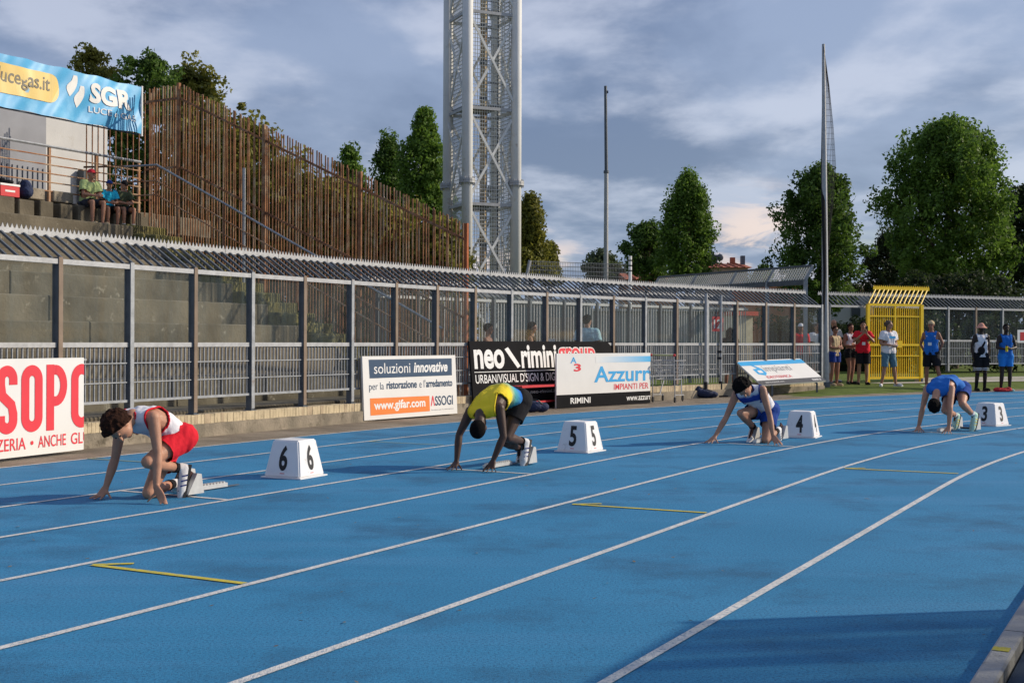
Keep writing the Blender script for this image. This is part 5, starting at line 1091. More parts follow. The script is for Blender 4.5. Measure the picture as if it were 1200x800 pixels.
def axiscloth(name, origin, axis, stops):
    m = cloth(name, (0.5, 0.5, 0.5)); t = m.node_tree; b = t.nodes['Principled BSDF']; g = t.nodes.new('ShaderNodeNewGeometry'); sb = t.nodes.new('ShaderNodeVectorMath'); sb.operation = 'SUBTRACT'; sb.inputs[1].default_value = origin
    dt = t.nodes.new('ShaderNodeVectorMath'); dt.operation = 'DOT_PRODUCT'; dt.inputs[1].default_value = axis; t.links.new(g.outputs['Position'], sb.inputs[0]); t.links.new(sb.outputs[0], dt.inputs[0])
    cr = t.nodes.new('ShaderNodeValToRGB'); e = cr.color_ramp.elements; e[0].position = stops[0][0]; e[0].color = (*stops[0][1], 1); e[1].position = stops[-1][0]; e[1].color = (*stops[-1][1], 1)
    for p_, c_ in stops[1:-1]: n_ = e.new(p_); n_.color = (*c_, 1)
    t.links.new(dt.outputs['Value'], cr.inputs[0]); t.links.new(cr.outputs[0], b.inputs['Base Color']); return m
H_BRN = mat('hair_brown', (0.040, 0.016, 0.009), 0.85, 0.5, 40, 0.6, 120, spec=0.12); H_BLK = mat('hair_black', (0.007, 0.006, 0.006), 0.9, 0.3, 40, 0.6, 120, spec=0.10); H_GREY = mat('hair_grey_brown', (0.10, 0.07, 0.05), 0.7, 0.3, 40)
EYE_M = mat('eye_dark', (0.02, 0.015, 0.012), 0.3)
def V(*a): return Vector(a)
def cone_ball(b, p, r, q, s, n=12):
    b.tube(p, q, r, s, n=n); b.ball(p, r, n, 8); b.ball(q, s, n, 8)
def frame_from(fwd, up):
    z = Vector(up).normalized(); y = Vector(fwd); y = (y - z * y.dot(z)).normalized(); x = y.cross(z); return Matrix((x, y, z)).transposed()   # x right, y forward, z up (columns)
def ellips(b, c, rad, R, n=16, m=11):
    t = MB().ball((0, 0, 0), 1, n, m); b.add([Vector(c) + R @ Vector((v[0] * rad[0], v[1] * rad[1], v[2] * rad[2])) for v in t.v], t.f)
def hand(b, Wr, K, thumb, ground=False, z0=0.0, curl=0.5, k=1.0, fist=False):
    "palm from wrist Wr to knuckles K; thumb = unit vector towards the thumb side"
    u = (K - Wr).normalized(); a = (thumb - u * thumb.dot(u)).normalized(); nr = u.cross(a)
    for i in range(4):
        off = a * (0.031 - 0.0205 * i) * k
        cone_ball(b, Wr.lerp(K, 0.15) + off * 0.65, 0.0165 * k, K + off, 0.0115 * k, 8)
    ln = (0.92, 1.0, 0.95, 0.75)
    for i in range(4):
        base = K + a * (0.031 - 0.0205 * i) * k; r = (0.0095, 0.0098, 0.0093, 0.0082)[i] * k
        if ground:
            h = (Vector((u.x, u.y, 0)).normalized() + Vector((a.x, a.y, 0)) * (0.60 - 0.44 * i)).normalized(); l = 0.086 * ln[i] * k
            p1 = base + h * l * 0.45 + V(0, 0, -(base.z - z0) * 0.28); p2 = Vector((base.x, base.y, 0)) + h * l * 1.0; p2.z = z0 + 0.010
            cone_ball(b, base, r * 1.1, p1, r, 8); cone_ball(b, p1, r, p2, r * 0.85, 8)
        else:
            d = u.copy(); p = base; ax = a
            for s_ in range(3):
                d = Quaternion(ax, (1.25 if fist else curl * 0.55) * (1 if s_ else 0.7)) @ d; q = p + d * (0.036, 0.026, 0.020)[s_] * ln[i] * k; cone_ball(b, p, r * (1 - 0.06 * s_), q, r * (0.94 - 0.06 * s_), 8); p = q
    tb = Wr.lerp(K, 0.30) + a * 0.024 * k
    if ground:
        h = (Vector((a.x, a.y, 0)).normalized() + Vector((u.x, u.y, 0)) * 0.5).normalized(); p1 = tb + h * 0.035 * k + V(0, 0, -(tb.z - z0) * 0.4); p2 = Vector((tb.x, tb.y, 0)) + h * 0.068 * k; p2.z = z0 + 0.010
    else: p1 = tb + (a * 0.7 + u * 0.7) * 0.034 * k; p2 = p1 + (a * 0.15 + u * 0.95) * 0.028 * k
    cone_ball(b, Wr.lerp(K, 0.2) + a * 0.008 * k, 0.0165 * k, tb, 0.0145 * k, 8); cone_ball(b, tb, 0.0125 * k, p1, 0.0112 * k, 8); cone_ball(b, p1, 0.0112 * k, p2, 0.0092 * k, 8)
def bisect(me, cuts):
    bm = bmesh.new(); bm.from_mesh(me)
    for pt, no, rad in cuts:
        pt = Vector(pt); vs = {v for v in bm.verts if (v.co - pt).length < rad}; fs = [f for f in bm.faces if all(v in vs for v in f.verts)]
        es = {e for f in fs for e in f.edges}; vv = {v for f in fs for v in f.verts}
        if fs: bmesh.ops.bisect_plane(bm, geom=list(vv) + list(es) + fs, plane_co=pt, plane_no=no, clear_outer=True)
    bm.verts.ensure_lookup_table(); bm.to_mesh(me); bm.free(); return me
def limb_pts(J, s): return J['sh' + s], J['el' + s], J['wr' + s]
def torso(b, J, inf, mode='body', wmul=1.0):
    pel, ch, nk = J['pel'], J['chest'], J['neck']; lr = (J['shL'] - J['shR']).normalized(); up = (ch - pel).normalized(); k = J['k']
    fw = J['fw']; mid = pel.lerp(ch, 0.5) + J.get('bend', V(0, 0, 0)); W_ = wmul
    for s in (-1, 1):
        hp = J['hipL'] if s > 0 else J['hipR']; sh = J['shL'] if s > 0 else J['shR']
        lo = hp.lerp(pel, 0.25) + up * 0.02 * k; wa = mid + lr * s * 0.058 * k * W_; ri = mid.lerp(ch, 0.55) + lr * s * 0.075 * k * W_; to = sh.lerp(ch, 0.45) - up * 0.035 * k
        cone_ball(b, lo, 0.100 * k * W_ + inf, wa, 0.088 * k * W_ + inf, 14); cone_ball(b, wa, 0.088 * k * W_ + inf, ri, 0.098 * k * W_ + inf, 14); cone_ball(b, ri, 0.098 * k * W_ + inf, to, 0.082 * k + inf, 14)
        cone_ball(b, to, 0.07 * k + inf, sh, 0.056 * k + inf, 12)
        cone_ball(b, nk.lerp(sh, 0.15) - up * 0.02 * k, 0.05 * k + inf, sh + up * 0.0 * k, 0.05 * k + inf, 12)
    cone_ball(b, pel + up * 0.02 * k, 0.10 * k * W_ + inf, mid, 0.088 * k * W_ + inf, 14); cone_ball(b, mid, 0.088 * k * W_ + inf, ch - up * 0.04 * k, 0.098 * k * W_ + inf, 14)
def person(J, label, skin, base, k=1.0, vox=0.010, shirt=None, shorts=None, shoes=None, socks=None, hair='short', hairm=H_BLK, ground=False, sleeves=None, hem=0.55, belly=1.0, loose=0.018, fist=(False, False), name='person', group=None, shortloose=0.028, crop=None, shave=False, z0=0.0, nofeet=False, shem=0.06, trim=None):
    r = thing(name, base, label, 'person', group); J['k'] = k
    lr = (J['shL'] - J['shR']).normalized(); up = (J['chest'] - J['pel']).normalized(); J.setdefault('neck', J['chest'] + up * 0.07 * k)
    J.setdefault('fw', lr.cross(up).normalized()); fw = J['fw']
    b = MB(); torso(b, J, 0.0, wmul=belly)
    hc = J['head']; HR = frame_from(J['face'], J['hup']); nd_ = J['hup'].normalized()
    cone_ball(b, J['neck'], 0.058 * k, hc - nd_ * 0.055 * k - Vector(J['face']).normalized() * 0.012 * k, 0.052 * k, 12)
    ellips(b, hc + nd_ * 0.02 * k - HR.col[1] * 0.008 * k, (0.076 * k, 0.095 * k, 0.098 * k), HR); ellips(b, hc - nd_ * 0.045 * k + HR.col[1] * 0.022 * k, (0.058 * k, 0.066 * k, 0.068 * k), HR)
    ellips(b, hc - nd_ * 0.085 * k + HR.col[1] * 0.060 * k, (0.026 * k, 0.024 * k, 0.022 * k), HR, 10, 8)
    cone_ball(b, hc + HR.col[1] * 0.082 * k + nd_ * 0.018 * k, 0.009 * k, hc + HR.col[1] * 0.106 * k - nd_ * 0.018 * k, 0.015 * k, 8)
    cone_ball(b, hc + HR.col[1] * 0.080 * k - nd_ * 0.052 * k + HR.col[0] * 0.018 * k, 0.010 * k, hc + HR.col[1] * 0.080 * k - nd_ * 0.052 * k - HR.col[0] * 0.018 * k, 0.010 * k, 8)
    for s in (-1, 1): ellips(b, hc + HR.col[0] * s * 0.078 * k - HR.col[1] * 0.006 * k, (0.010 * k, 0.020 * k, 0.031 * k), HR, 8, 7); ellips(b, hc + HR.col[0] * s * 0.030 * k + HR.col[1] * 0.080 * k + nd_ * 0.032 * k, (0.026 * k, 0.012 * k, 0.008 * k), HR, 8, 6)
    for i, s in enumerate('LR'):
        sh, el, wr = limb_pts(J, s); cone_ball(b, sh, 0.054 * k, sh.lerp(el, 0.35), 0.049 * k); cone_ball(b, sh.lerp(el, 0.35), 0.049 * k, el, 0.036 * k); cone_ball(b, el, 0.037 * k, el.lerp(wr, 0.3), 0.040 * k); cone_ball(b, el.lerp(wr, 0.3), 0.040 * k, wr, 0.025 * k)
        if 'kn' + s + 'k' in J: K = J['kn' + s + 'k']
        else: K = wr + (wr - el).normalized() * 0.085 * k
        th = J.get('th' + s, fw); hand(b, wr, K, Vector(th).normalized(), ground, z0, 0.6, k, fist[i])
        hp, kn, an = J['hip' + s], J['knee' + s], J['ank' + s]
        cone_ball(b, hp, 0.092 * k, hp.lerp(kn, 0.4), 0.082 * k, 14); cone_ball(b, hp.lerp(kn, 0.4), 0.082 * k, kn, 0.052 * k, 14)
        cb_ = kn.lerp(an, 0.32) + (kn - hp).normalized().cross(lr).normalized() * 0.0; cone_ball(b, kn, 0.053 * k, cb_, 0.056 * k, 12); cone_ball(b, cb_, 0.056 * k, an, 0.034 * k, 12)
        ft = J['toe' + s]; hl = J.get('heel' + s, an + (an - kn).normalized() * 0.05 * k); cone_ball(b, an, 0.034 * k, hl, 0.032 * k, 10); cone_ball(b, hl, 0.032 * k, ft, 0.036 * k, 10)
        if not nofeet: cone_ball(b, ft, 0.034 * k, ft + (ft - hl).normalized() * 0.045 * k, 0.022 * k, 10)
    me = shift(remesh(b.mesh('t'), vox, 3), base); put('body', me, skin, r, smooth=True)
    bsh = Vector(base)
    def wear(nm, b_, cuts, m, vx=None, amp=0.008, sm_=3, parent=None):
        me = bisect(remesh(b_.mesh('t'), vx or max(vox, 0.012), sm_, amp), cuts); return put(nm, shift(me, bsh), m, parent or r, smooth=True)
    if shirt:
        q = MB(); torso(q, J, loose * k, wmul=belly); cuts = []
        spd = up
        if sleeves:
            for s in 'LR':
                sh, el, wr = limb_pts(J, s); e = sh.lerp(el, sleeves + 0.15); cone_ball(q, sh, 0.058 * k + loose * k, e, 0.060 * k + loose * k * 1.3, 12); cuts.append((sh.lerp(el, sleeves), (el - sh).normalized(), 0.16 * k))
        else:
            for s in 'LR':
                sh = J['sh' + s]; sd = (sh - J['chest']).normalized(); cuts.append((sh - sd * 0.035 * k, (sd - up * 0.25).normalized(), 0.16 * k))
        cuts.append((J['neck'] + up * 0.012 * k, (up + fw * 0.35).normalized(), 0.105 * k))
        hd_ = J.get('hemdir', -up); hp_ = J['pel'] - up * (shem if not crop else -crop) * k; cuts.append((hp_, -up, 0.32 * k))
        if crop is None and shem > 0:
            for s in 'LR': cone_ball(q, J['hip' + s].lerp(J['pel'], 0.3), 0.105 * k + loose * k, J['hip' + s].lerp(J['pel'], 0.3) - up * 0.1 * k, 0.108 * k + loose * k, 12)
        so_ = wear('shirt', q, cuts, shirt)
        if trim:
            bm = bmesh.new(); bm.from_mesh(so_.data); o_ = bsh; hemp = (J['pel'] - up * shem * k)
            es = [e for e in bm.edges if len(e.link_faces) == 1 and e.calc_length() > 1e-4 and (e.verts[0].co + o_ - hemp).dot(up) > 0.08]; left = set(es)
            while left:
                stack = [left.pop()]; comp = []
                while stack:
                    e = stack.pop(); comp.append(e)
                    for v in e.verts:
                        for g_ in v.link_edges:
                            if g_ in left: left.discard(g_); stack.append(g_)
                if len(comp) > 12:
                    qt = MB()
                    for e in comp: qt.tube(e.verts[0].co + o_, e.verts[1].co + o_, 0.0085 * k, n=5, cap=False)
                    obj('trim', qt, trim, so_, smooth=True)
            bm.free()
    if shorts:
        q = MB(); cuts = []; sl_ = shortloose * k
        cone_ball(q, J['pel'] + up * 0.03 * k, 0.10 * k * belly + 0.014, J['pel'] - up * 0.02 * k, 0.10 * k * belly + 0.016, 14)
        for s in 'LR':
            hp, kn = J['hip' + s], J['knee' + s]; cone_ball(q, hp.lerp(J['pel'], 0.3) + up * 0.06 * k, 0.098 * k * belly + 0.018, hp, 0.106 * k + 0.018, 14); q.ball(hp - fw * 0.022 * k - up * 0.015 * k, 0.108 * k + 0.014, 14, 9); e = hp.lerp(kn, min(1.0, hem + 0.12))
            cone_ball(q, hp, 0.100 * k + 0.014, e, (0.092 - 0.035 * hem) * k + sl_, 14); cuts.append((hp.lerp(kn, hem), (kn - hp).normalized(), 0.165 * k))
        cuts.append((J['pel'] + up * 0.115 * k - fw * 0.05 * k, up, 0.175 * k)); wear('shorts', q, cuts, shorts)
    if shoes:
        for s in 'LR':
            kn, an, ft = J['knee' + s], J['ank' + s], J['toe' + s]; hl = J.get('heel' + s, an + (an - kn).normalized() * 0.05 * k); d_ = (ft - hl).normalized(); q = MB()
            cone_ball(q, an.lerp(hl, 0.35), 0.043 * k, hl, 0.041 * k, 12); cone_ball(q, hl, 0.040 * k, ft, 0.044 * k, 12); cone_ball(q, an.lerp(hl, 0.6).lerp(ft, 0.25), 0.038 * k, ft, 0.036 * k, 12); tip = ft + d_ * 0.055 * k; cone_ball(q, ft, 0.043 * k, tip, 0.030 * k, 12)
            so_ = wear('shoe', q, [(an.lerp(hl, 0.2), (an - hl).normalized(), 0.09 * k)], shoes[0], 0.009, 0.002)
            sn = (hl - an); sn = (sn - d_ * sn.dot(d_)).normalized(); qs = MB(); sw = d_.cross(sn).normalized()
            a_, c_ = hl - d_ * 0.035 * k + sn * 0.030 * k, tip + d_ * 0.018 * k + sn * 0.020 * k
            qs.beam(a_, c_, 0.070 * k, 0.026 * k, sn); obj('sole', qs, shoes[1], so_)
            if len(shoes) > 2:
                for j in range(3):
                    m_ = hl.lerp(ft, 0.30 + 0.22 * j); 
                    for sgn in (-1, 1): obj('stripe', MB().beam(m_ + sw * sgn * 0.043 * k + sn * 0.02 * k, m_ + sw * sgn * 0.034 * k - sn * 0.026 * k + d_ * 0.02 * k, 0.011 * k, 0.006 * k, sw), shoes[2], so_)
    if socks:
        for s in 'LR':
            kn, an = J['knee' + s], J['ank' + s]; q = MB(); top = an.lerp(kn, socks[1]); q.tube(top, an, 0.042 * k + 0.004 + 0.01 * socks[1], 0.037 * k + 0.003, n=12).ball(an, 0.038 * k + 0.003); obj('sock', q, socks[0], r)
    # hair and eyes
    for s in (-1, 1): obj('eye', MB().ball(hc + HR.col[0] * s * 0.030 * k + HR.col[1] * 0.084 * k + nd_ * 0.016 * k, 0.009 * k, 8, 6), EYE_M, r)
    rg = random.Random(hash(label) % 9999 if False else len(label) * 7)
    top = hc + nd_ * 0.022 * k - HR.col[1] * 0.010 * k
    if hair in ('short', 'curly', 'crop', 'long', 'bun'):
        q = MB(); th_ = {'short': 0.014, 'curly': 0.033, 'crop': 0.005, 'long': 0.014, 'bun': 0.010}[hair] * k
        ellips(q, top, (0.076 * k + th_, 0.096 * k + th_, 0.096 * k + th_), HR, 18, 12)
        if hair in ('curly', 'short'):
            for i in range(230 if hair == 'curly' else 130):
                d_ = Vector((rg.gauss(0, 1), rg.gauss(0, 1) - 0.15, rg.gauss(0, 1) + 0.25)).normalized()
                if d_.y > 0.45 and d_.z < 0.45: continue
                if d_.z < -0.55: continue
                p = top + HR @ Vector((d_.x * (0.076 * k + th_), d_.y * (0.096 * k + th_), d_.z * (0.096 * k + th_))); q.ball(p, rg.uniform(0.011, 0.021) * k if hair == 'curly' else rg.uniform(0.007, 0.012) * k, 6, 5)
        if hair == 'long':
            for i in range(9): x = (i - 4) / 4; cone_ball(q, top + HR @ V(x * 0.07 * k, -0.06 * k, 0.02 * k), 0.03 * k, top + HR @ V(x * 0.085 * k, -0.075 * k, -0.27 * k), 0.022 * k, 8)
        if hair == 'bun': q.ball(top - HR.col[1] * 0.11 * k + nd_ * 0.03 * k, 0.035 * k, 10, 8)
        cuts = [(top + HR @ V(0, 0.048 * k, 0.020 * k), HR @ V(0, 0.75, -0.66), 0.16 * k), (top + HR @ V(0, 0.0, -0.062 * k), HR @ V(0, 0.45, -0.9), 0.16 * k)]
        if hair == 'long': cuts = [(top + HR @ V(0, 0.048 * k, 0.020 * k), HR @ V(0, 0.75, -0.66), 0.11 * k)]
        wear('hair', q, cuts, hairm, 0.007, 0.003, 1)
    if hair in ('cap', 'bucket') or isinstance(hair, tuple):
        cm = hairm; q = MB(); ellips(q, top + nd_ * 0.008 * k, (0.086 * k, 0.106 * k, 0.100 * k), HR, 18, 12); wear('hat', q, [(top + nd_ * 0.012 * k, -nd_, 0.2 * k)], cm, 0.009, 0.001, 2)
        if hair == 'bucket':
            qb = MB(); n_ = 20; v_ = []
            for rr_, zz in ((0.082, 0.02), (0.15, -0.035), (0.152, -0.029), (0.084, 0.028)):
                for i in range(n_): t = 6.2832 * i / n_; v_.append(top + HR @ V(rr_ * k * math.cos(t), rr_ * 1.12 * k * math.sin(t), zz * k))
            qb.add(v_, [(a * n_ + i, a * n_ + (i + 1) % n_, ((a + 1) % 4) * n_ + (i + 1) % n_, ((a + 1) % 4) * n_ + i) for a in range(4) for i in range(n_)]); obj('hat_brim', qb, cm, r)
        else: 
            qb = MB(); ellips(qb, top + HR @ V(0, (0.125 if hair != ('back',) else -0.125) * k, 0.018 * k), (0.062 * k, 0.055 * k, 0.007 * k), HR, 12, 6); obj('cap_peak', qb, cm, r)
    return r, HR, so_ if False else None

def PJ(d): return {k_: (at(*v) if isinstance(v, tuple) and len(v) == 3 and v[0] > 3 else v) for k_, v in d.items()}
TRF = lambda s: -(tp(s + 0.5, 40) - tp(s - 0.5, 40)).normalized()
# --- runner in lane 6, white singlet and red shorts
f6 = TRF(-4); l6 = Vector((-f6.y, f6.x, 0))
shm = at(161, 489, 10.08)
J6 = dict(pel=at(208, 512, 10.36), chest=shm, shL=shm + l6 * 0.175 + V(0, 0, .005), shR=shm - l6 * 0.17 - V(0, 0, .01), hipL=at(212, 514, 10.28), hipR=at(203, 514, 10.44),
    kneeL=at(173, 541, 9.93), ankL=at(208, 548, 10.28), toeL=at(213, 575, 10.25), heelL=at(217, 549, 10.31), kneeR=at(174, 577, 10.14), ankR=at(201, 567, 10.50), toeR=at(206, 577, 10.66), heelR=at(208, 566, 10.60),
    elL=at(185, 531, 9.96), wrL=at(183, 571, 9.90), elR=at(135, 537, 10.20), wrR=at(124, 571, 10.16), knLk=at(188.5, 581, 9.83), knRk=at(118, 580, 10.12), thL=-l6 * 0.9 - f6 * 0.2, thR=l6 * 0.9 - f6 * 0.2,
    head=at(140, 500, 9.88), face=(f6 * 0.35 + l6 * 0.40 + V(0, 0, -0.85)), hup=(f6 * 0.95 - l6 * 0.02 + V(0, 0, 0.30)), neck=at(155, 487, 9.99), bend=V(0, 0, 0.035))
J6['face'] = (l6 * 0.30 - f6 * 0.12 + V(0, 0, -0.90)); J6['hup'] = (f6 * 0.92 - l6 * 0.22 + V(0, 0, 0.14))
r6, HR6, _ = person(J6, 'crouched runner with curly brown hair in white singlet with red trim and red shorts', S_FAIR, (J6['kneeR'].x, J6['kneeR'].y, 0), vox=0.008, shirt=C_WHITE, shorts=C_RED, shoes=(C_SHOE, BLACKP, C_NAVY), socks=(C_BLK, 0.14), hair='curly', hairm=H_BRN, ground=True, hem=0.54, loose=0.014, shem=0.0, trim=C_RED)
# --- runner in lane 5, yellow to blue singlet
f5 = TRF(-1); l5 = Vector((-f5.y, f5.x, 0)); shm = at(568, 479, 12.48)
J5 = dict(pel=at(602, 466, 12.95), chest=shm, shL=shm + l5 * 0.17 + V(0, 0, .01), shR=shm - l5 * 0.165 - V(0, 0, .03), hipL=at(610, 471, 12.86), hipR=at(597, 470, 13.02),
    kneeL=at(594, 512, 12.66), ankL=at(612, 517, 13.0), toeL=at(613.5, 540, 12.96), heelL=at(617, 518, 13.03), kneeR=at(593, 518, 12.86), ankR=at(608, 524, 13.20), toeR=at(609, 541, 13.22), heelR=at(612, 524, 13.26),
    elL=at(590, 511, 12.36), wrL=at(577.5, 540, 12.34), elR=at(538, 509, 12.56), wrR=at(535, 541, 12.50), knLk=at(575.5, 547.5, 12.28), knRk=at(531.5, 546, 12.44), thL=-l5 * 0.9 + f5 * 0.1, thR=l5 * 0.9 + f5 * 0.1,
    head=at(561, 500, 12.32), face=(-f5 * 0.6 - l5 * 0.15 + V(0, 0, -0.35)), hup=(f5 * 0.30 - l5 * 0.10 + V(0, 0, -0.95)), neck=at(563, 485, 12.40), bend=V(0, 0, 0.10))
person(J5, 'crouched dark skinned runner with lowered head in yellow to blue singlet and black shorts', S_DARK, (J5['toeL'].x, J5['toeL'].y, 0), vox=0.008, shirt=axiscloth('yellow_to_blue', tuple(J5['pel']), tuple((J5['chest'] - J5['pel']).normalized()), [(0.0, (0.015, 0.09, 0.50)), (0.13, (0.02, 0.16, 0.55)), (0.22, (0.10, 0.42, 0.42)), (0.30, (0.80, 0.62, 0.04)), (0.7, (0.82, 0.62, 0.03))]), trim=C_YEL, shorts=C_BLK, shoes=(C_SHOE, BLACKP, C_NAVY), socks=(C_BLK, 0.10), hair='crop', hairm=H_BLK, ground=True, hem=0.52, loose=0.014, shem=-0.02)
# --- runner in lane 4, white and blue
f4 = TRF(3.3); l4 = Vector((-f4.y, f4.x, 0)); shm = at(878, 459, 15.9)
J4 = dict(pel=at(897, 479, 16.2), chest=shm, shL=shm + l4 * 0.18 + V(0, 0, .03), shR=shm - l4 * 0.175 - V(0, 0, .03), hipL=at(903, 481, 16.13), hipR=at(891, 481, 16.25),
    kneeR=at(868, 484, 15.88), ankR=at(883.5, 501, 16.2), toeR=at(879, 516, 16.08), heelR=at(887, 507, 16.25), kneeL=at(897, 515.5, 15.92), ankL=at(910, 505, 16.28), toeL=at(912.5, 515, 16.38), heelL=at(912.5, 503, 16.37),
    elL=at(902, 487, 15.72), wrL=at(906, 511, 15.62), elR=at(851, 489, 15.93), wrR=at(838, 511, 15.85), knLk=at(910, 517, 15.55), knRk=at(833, 516, 15.80), thL=-l4 * 0.9, thR=l4 * 0.9,
    head=at(871.5, 455, 15.70), face=(f4 * 0.02 + l4 * 0.36 + V(0, 0, -0.88)), hup=(f4 * 0.85 - l4 * 0.28 + V(0, 0, 0.28)), neck=at(877, 455, 15.83), bend=V(0, 0, 0.03))
person(J4, 'kneeling dark haired runner with arms spread wide in white and navy vest and blue shorts', S_TAN, (J4['kneeL'].x, J4['kneeL'].y, 0), vox=0.009, shirt=axiscloth('white_navy_yoke', tuple(J4['pel']), tuple((J4['chest'] - J4['pel']).normalized()), [(0.0, (0.76, 0.75, 0.78)), (0.36, (0.76, 0.75, 0.78)), (0.39, (0.02, 0.05, 0.30)), (0.47, (0.02, 0.05, 0.30)), (0.50, (0.7, 0.7, 0.75))]), shorts=C_BLUE, shoes=(C_SHOE, BLACKP, C_BLK), socks=(C_BLK, 0.16), hair='curly', hairm=H_BLK, ground=True, hem=0.50, loose=0.014, shem=-0.02, trim=C_NAVY)
# --- runner in lane 3, all blue
f3 = TRF(6.9); l3 = Vector((-f3.y, f3.x, 0)); shm = at(1100.5, 455, 17.9)
J3 = dict(pel=at(1121, 455, 18.3), chest=shm, shL=shm + l3 * 0.175, shR=shm - l3 * 0.17, hipL=at(1128, 457, 18.24), hipR=at(1116, 457, 18.36),
    kneeL=at(1127.5, 473, 17.87), ankL=at(1139, 484.5, 18.2), toeL=at(1139.5, 501, 18.20), heelL=at(1143, 486, 18.25), kneeR=at(1107, 480.5, 18.1), ankR=at(1119, 486, 18.45), toeR=at(1118.5, 499.5, 18.47), heelR=at(1122, 487, 18.5),
    elL=at(1113.5, 478, 17.62), wrL=at(1112, 500, 17.58), elR=at(1081, 479, 17.95), wrR=at(1076.5, 500, 17.93), knLk=at(1110.5, 504.5, 17.52), knRk=at(1075.5, 503.5, 17.86), thL=-l3 * 0.9, thR=l3 * 0.9,
    head=at(1095.5, 473, 17.72), face=(-f3 * 0.65 + V(0, 0, -0.3)), hup=(f3 * 0.25 + V(0, 0, -0.95)), neck=at(1098, 460, 17.82), bend=V(0, 0, 0.10))
person(J3, 'farthest crouched runner, bent right over with head down, in plain blue vest and shorts', S_FAIR, (J3['toeL'].x, J3['toeL'].y, 0), vox=0.009, shirt=C_MIDB, trim=C_MIDB, shorts=C_BLUE, shoes=(C_MINT, BLACKP, C_YEL), socks=(C_WHITE, 0.14), hair='short', hairm=H_BLK, ground=True, hem=0.52, loose=0.014, shem=-0.02)

blocks(-4.05, 5, 'white railed starting block under the runner in red shorts', J6['toeL'], J6['toeR'])
blocks(-1.07, 4, 'white railed starting block under the runner in yellow and blue', J5['toeL'], J5['toeR'])
blocks(3.33, 3, 'starting block under the kneeling runner in blue shorts', J4['toeL'], J4['toeR'])
blocks(6.85, 2, 'starting block behind the farthest runner in all blue', J3['toeL'], J3['toeR'])
# --- standing figures: joints given in the body frame (left, forward, up) for a 1.80 m body
BASE = dict(pel=(0, 0, .96), chest=(0, .0, 1.42), shL=(.175, 0, 1.44), shR=(-.175, 0, 1.44), hipL=(.092, 0, .92), hipR=(-.092, 0, .92), kneeL=(.105, .02, .50), kneeR=(-.105, .02, .50), ankL=(.115, -.03, .09), ankR=(-.115, -.03, .09),
    toeL=(.135, .12, .040), toeR=(-.135, .12, .040), heelL=(.115, -.05, .045), heelR=(-.115, -.05, .045), elL=(.235, -.03, 1.16), elR=(-.235, -.03, 1.16), wrL=(.235, .06, .92), wrR=(-.235, .06, .92), neck=(0, .0, 1.50), head=(0, .02, 1.675))
def stander(foot, facing, h, label, skin, over=None, look=0.0, tilt=0.0, **kw):
    k = h / 1.80; fz = math.radians(facing); F_ = Vector((math.sin(fz), -math.cos(fz), 0)); L_ = Vector((math.cos(fz), math.sin(fz), 0))   # facing 0 = towards the camera, its left is +x
    d = dict(BASE); d.update(over or {}); J = {}
    for n_, v in d.items():
        if n_.startswith('th'): J[n_] = L_ * v[0] + F_ * v[1] + V(0, 0, v[2])
        else: J[n_] = Vector(foot) + (L_ * v[0] + F_ * v[1] + V(0, 0, v[2])) * k
    la = fz + math.radians(look); FL = Vector((math.sin(la), -math.cos(la), 0)); J['face'] = FL + V(0, 0, -tilt); J['hup'] = V(0, 0, 1) + FL * tilt; J['fw'] = F_
    return J, person(J, label, skin, foot, k=k, **kw)[0], F_, L_, k
ARMX = dict(elL=(.23, .04, 1.17), wrL=(.02, .20, 1.17), elR=(-.23, .04, 1.15), wrR=(-.02, .22, 1.12), knLk=(-.06, .22, 1.18), knRk=(.06, .24, 1.13), thL=(0, 0, 1), thR=(0, 0, 1))
G1 = 'bystanders at the fence opening'
fp = lambda px, Z: standpt(px, Z)
def badge(J, L_, F_, k, r, dx, z, m=None, w=0.09, h=0.08, out=0.125):
    c_ = J['pel'] + F_ * out * k + L_ * dx + V(0, 0, z); obj('badge', MB().box(c_, (w, 0.012, h), L_), m or PWH, r)
# man in white T-shirt and denim shorts
J, r, F_, L_, k = stander(fp(1041, 33.2), 20, 1.76, 'bearded man in white T-shirt and denim shorts before the yellow gate', S_TAN, dict(ankL=(.24, .0, .09), toeL=(.28, .14, .04), heelL=(.24, -.03, .045), kneeL=(.16, .03, .5), ankR=(-.20, -.03, .09), toeR=(-.30, .08, .04), heelR=(-.19, -.05, .045), kneeR=(-.14, .02, .5), elL=(.25, .0, 1.17), wrL=(.06, .20, 1.10), knLk=(-.01, .24, 1.10), elR=(-.25, .0, 1.16), wrR=(-.04, .22, 1.12), knRk=(.03, .26, 1.10), thL=(0, 0, 1), thR=(0, 0, 1)),
    look=35, vox=0.012, shirt=C_WHITE, sleeves=0.62, shorts=C_DEN, hem=0.92, shoes=(C_SHOE, WHITEP), hair='short', hairm=H_GREY, belly=1.18, loose=0.028)
obj('shirt_print', MB().box(J['pel'] + F_ * 0.172 * k + V(0, 0, 0.37), (0.20, 0.006, 0.06), L_), PBLUE, r); obj('paper', MB().box(J['pel'] + F_ * 0.27 + V(0, 0, 0.16), (0.16, 0.10, 0.012), L_), PWH, r)
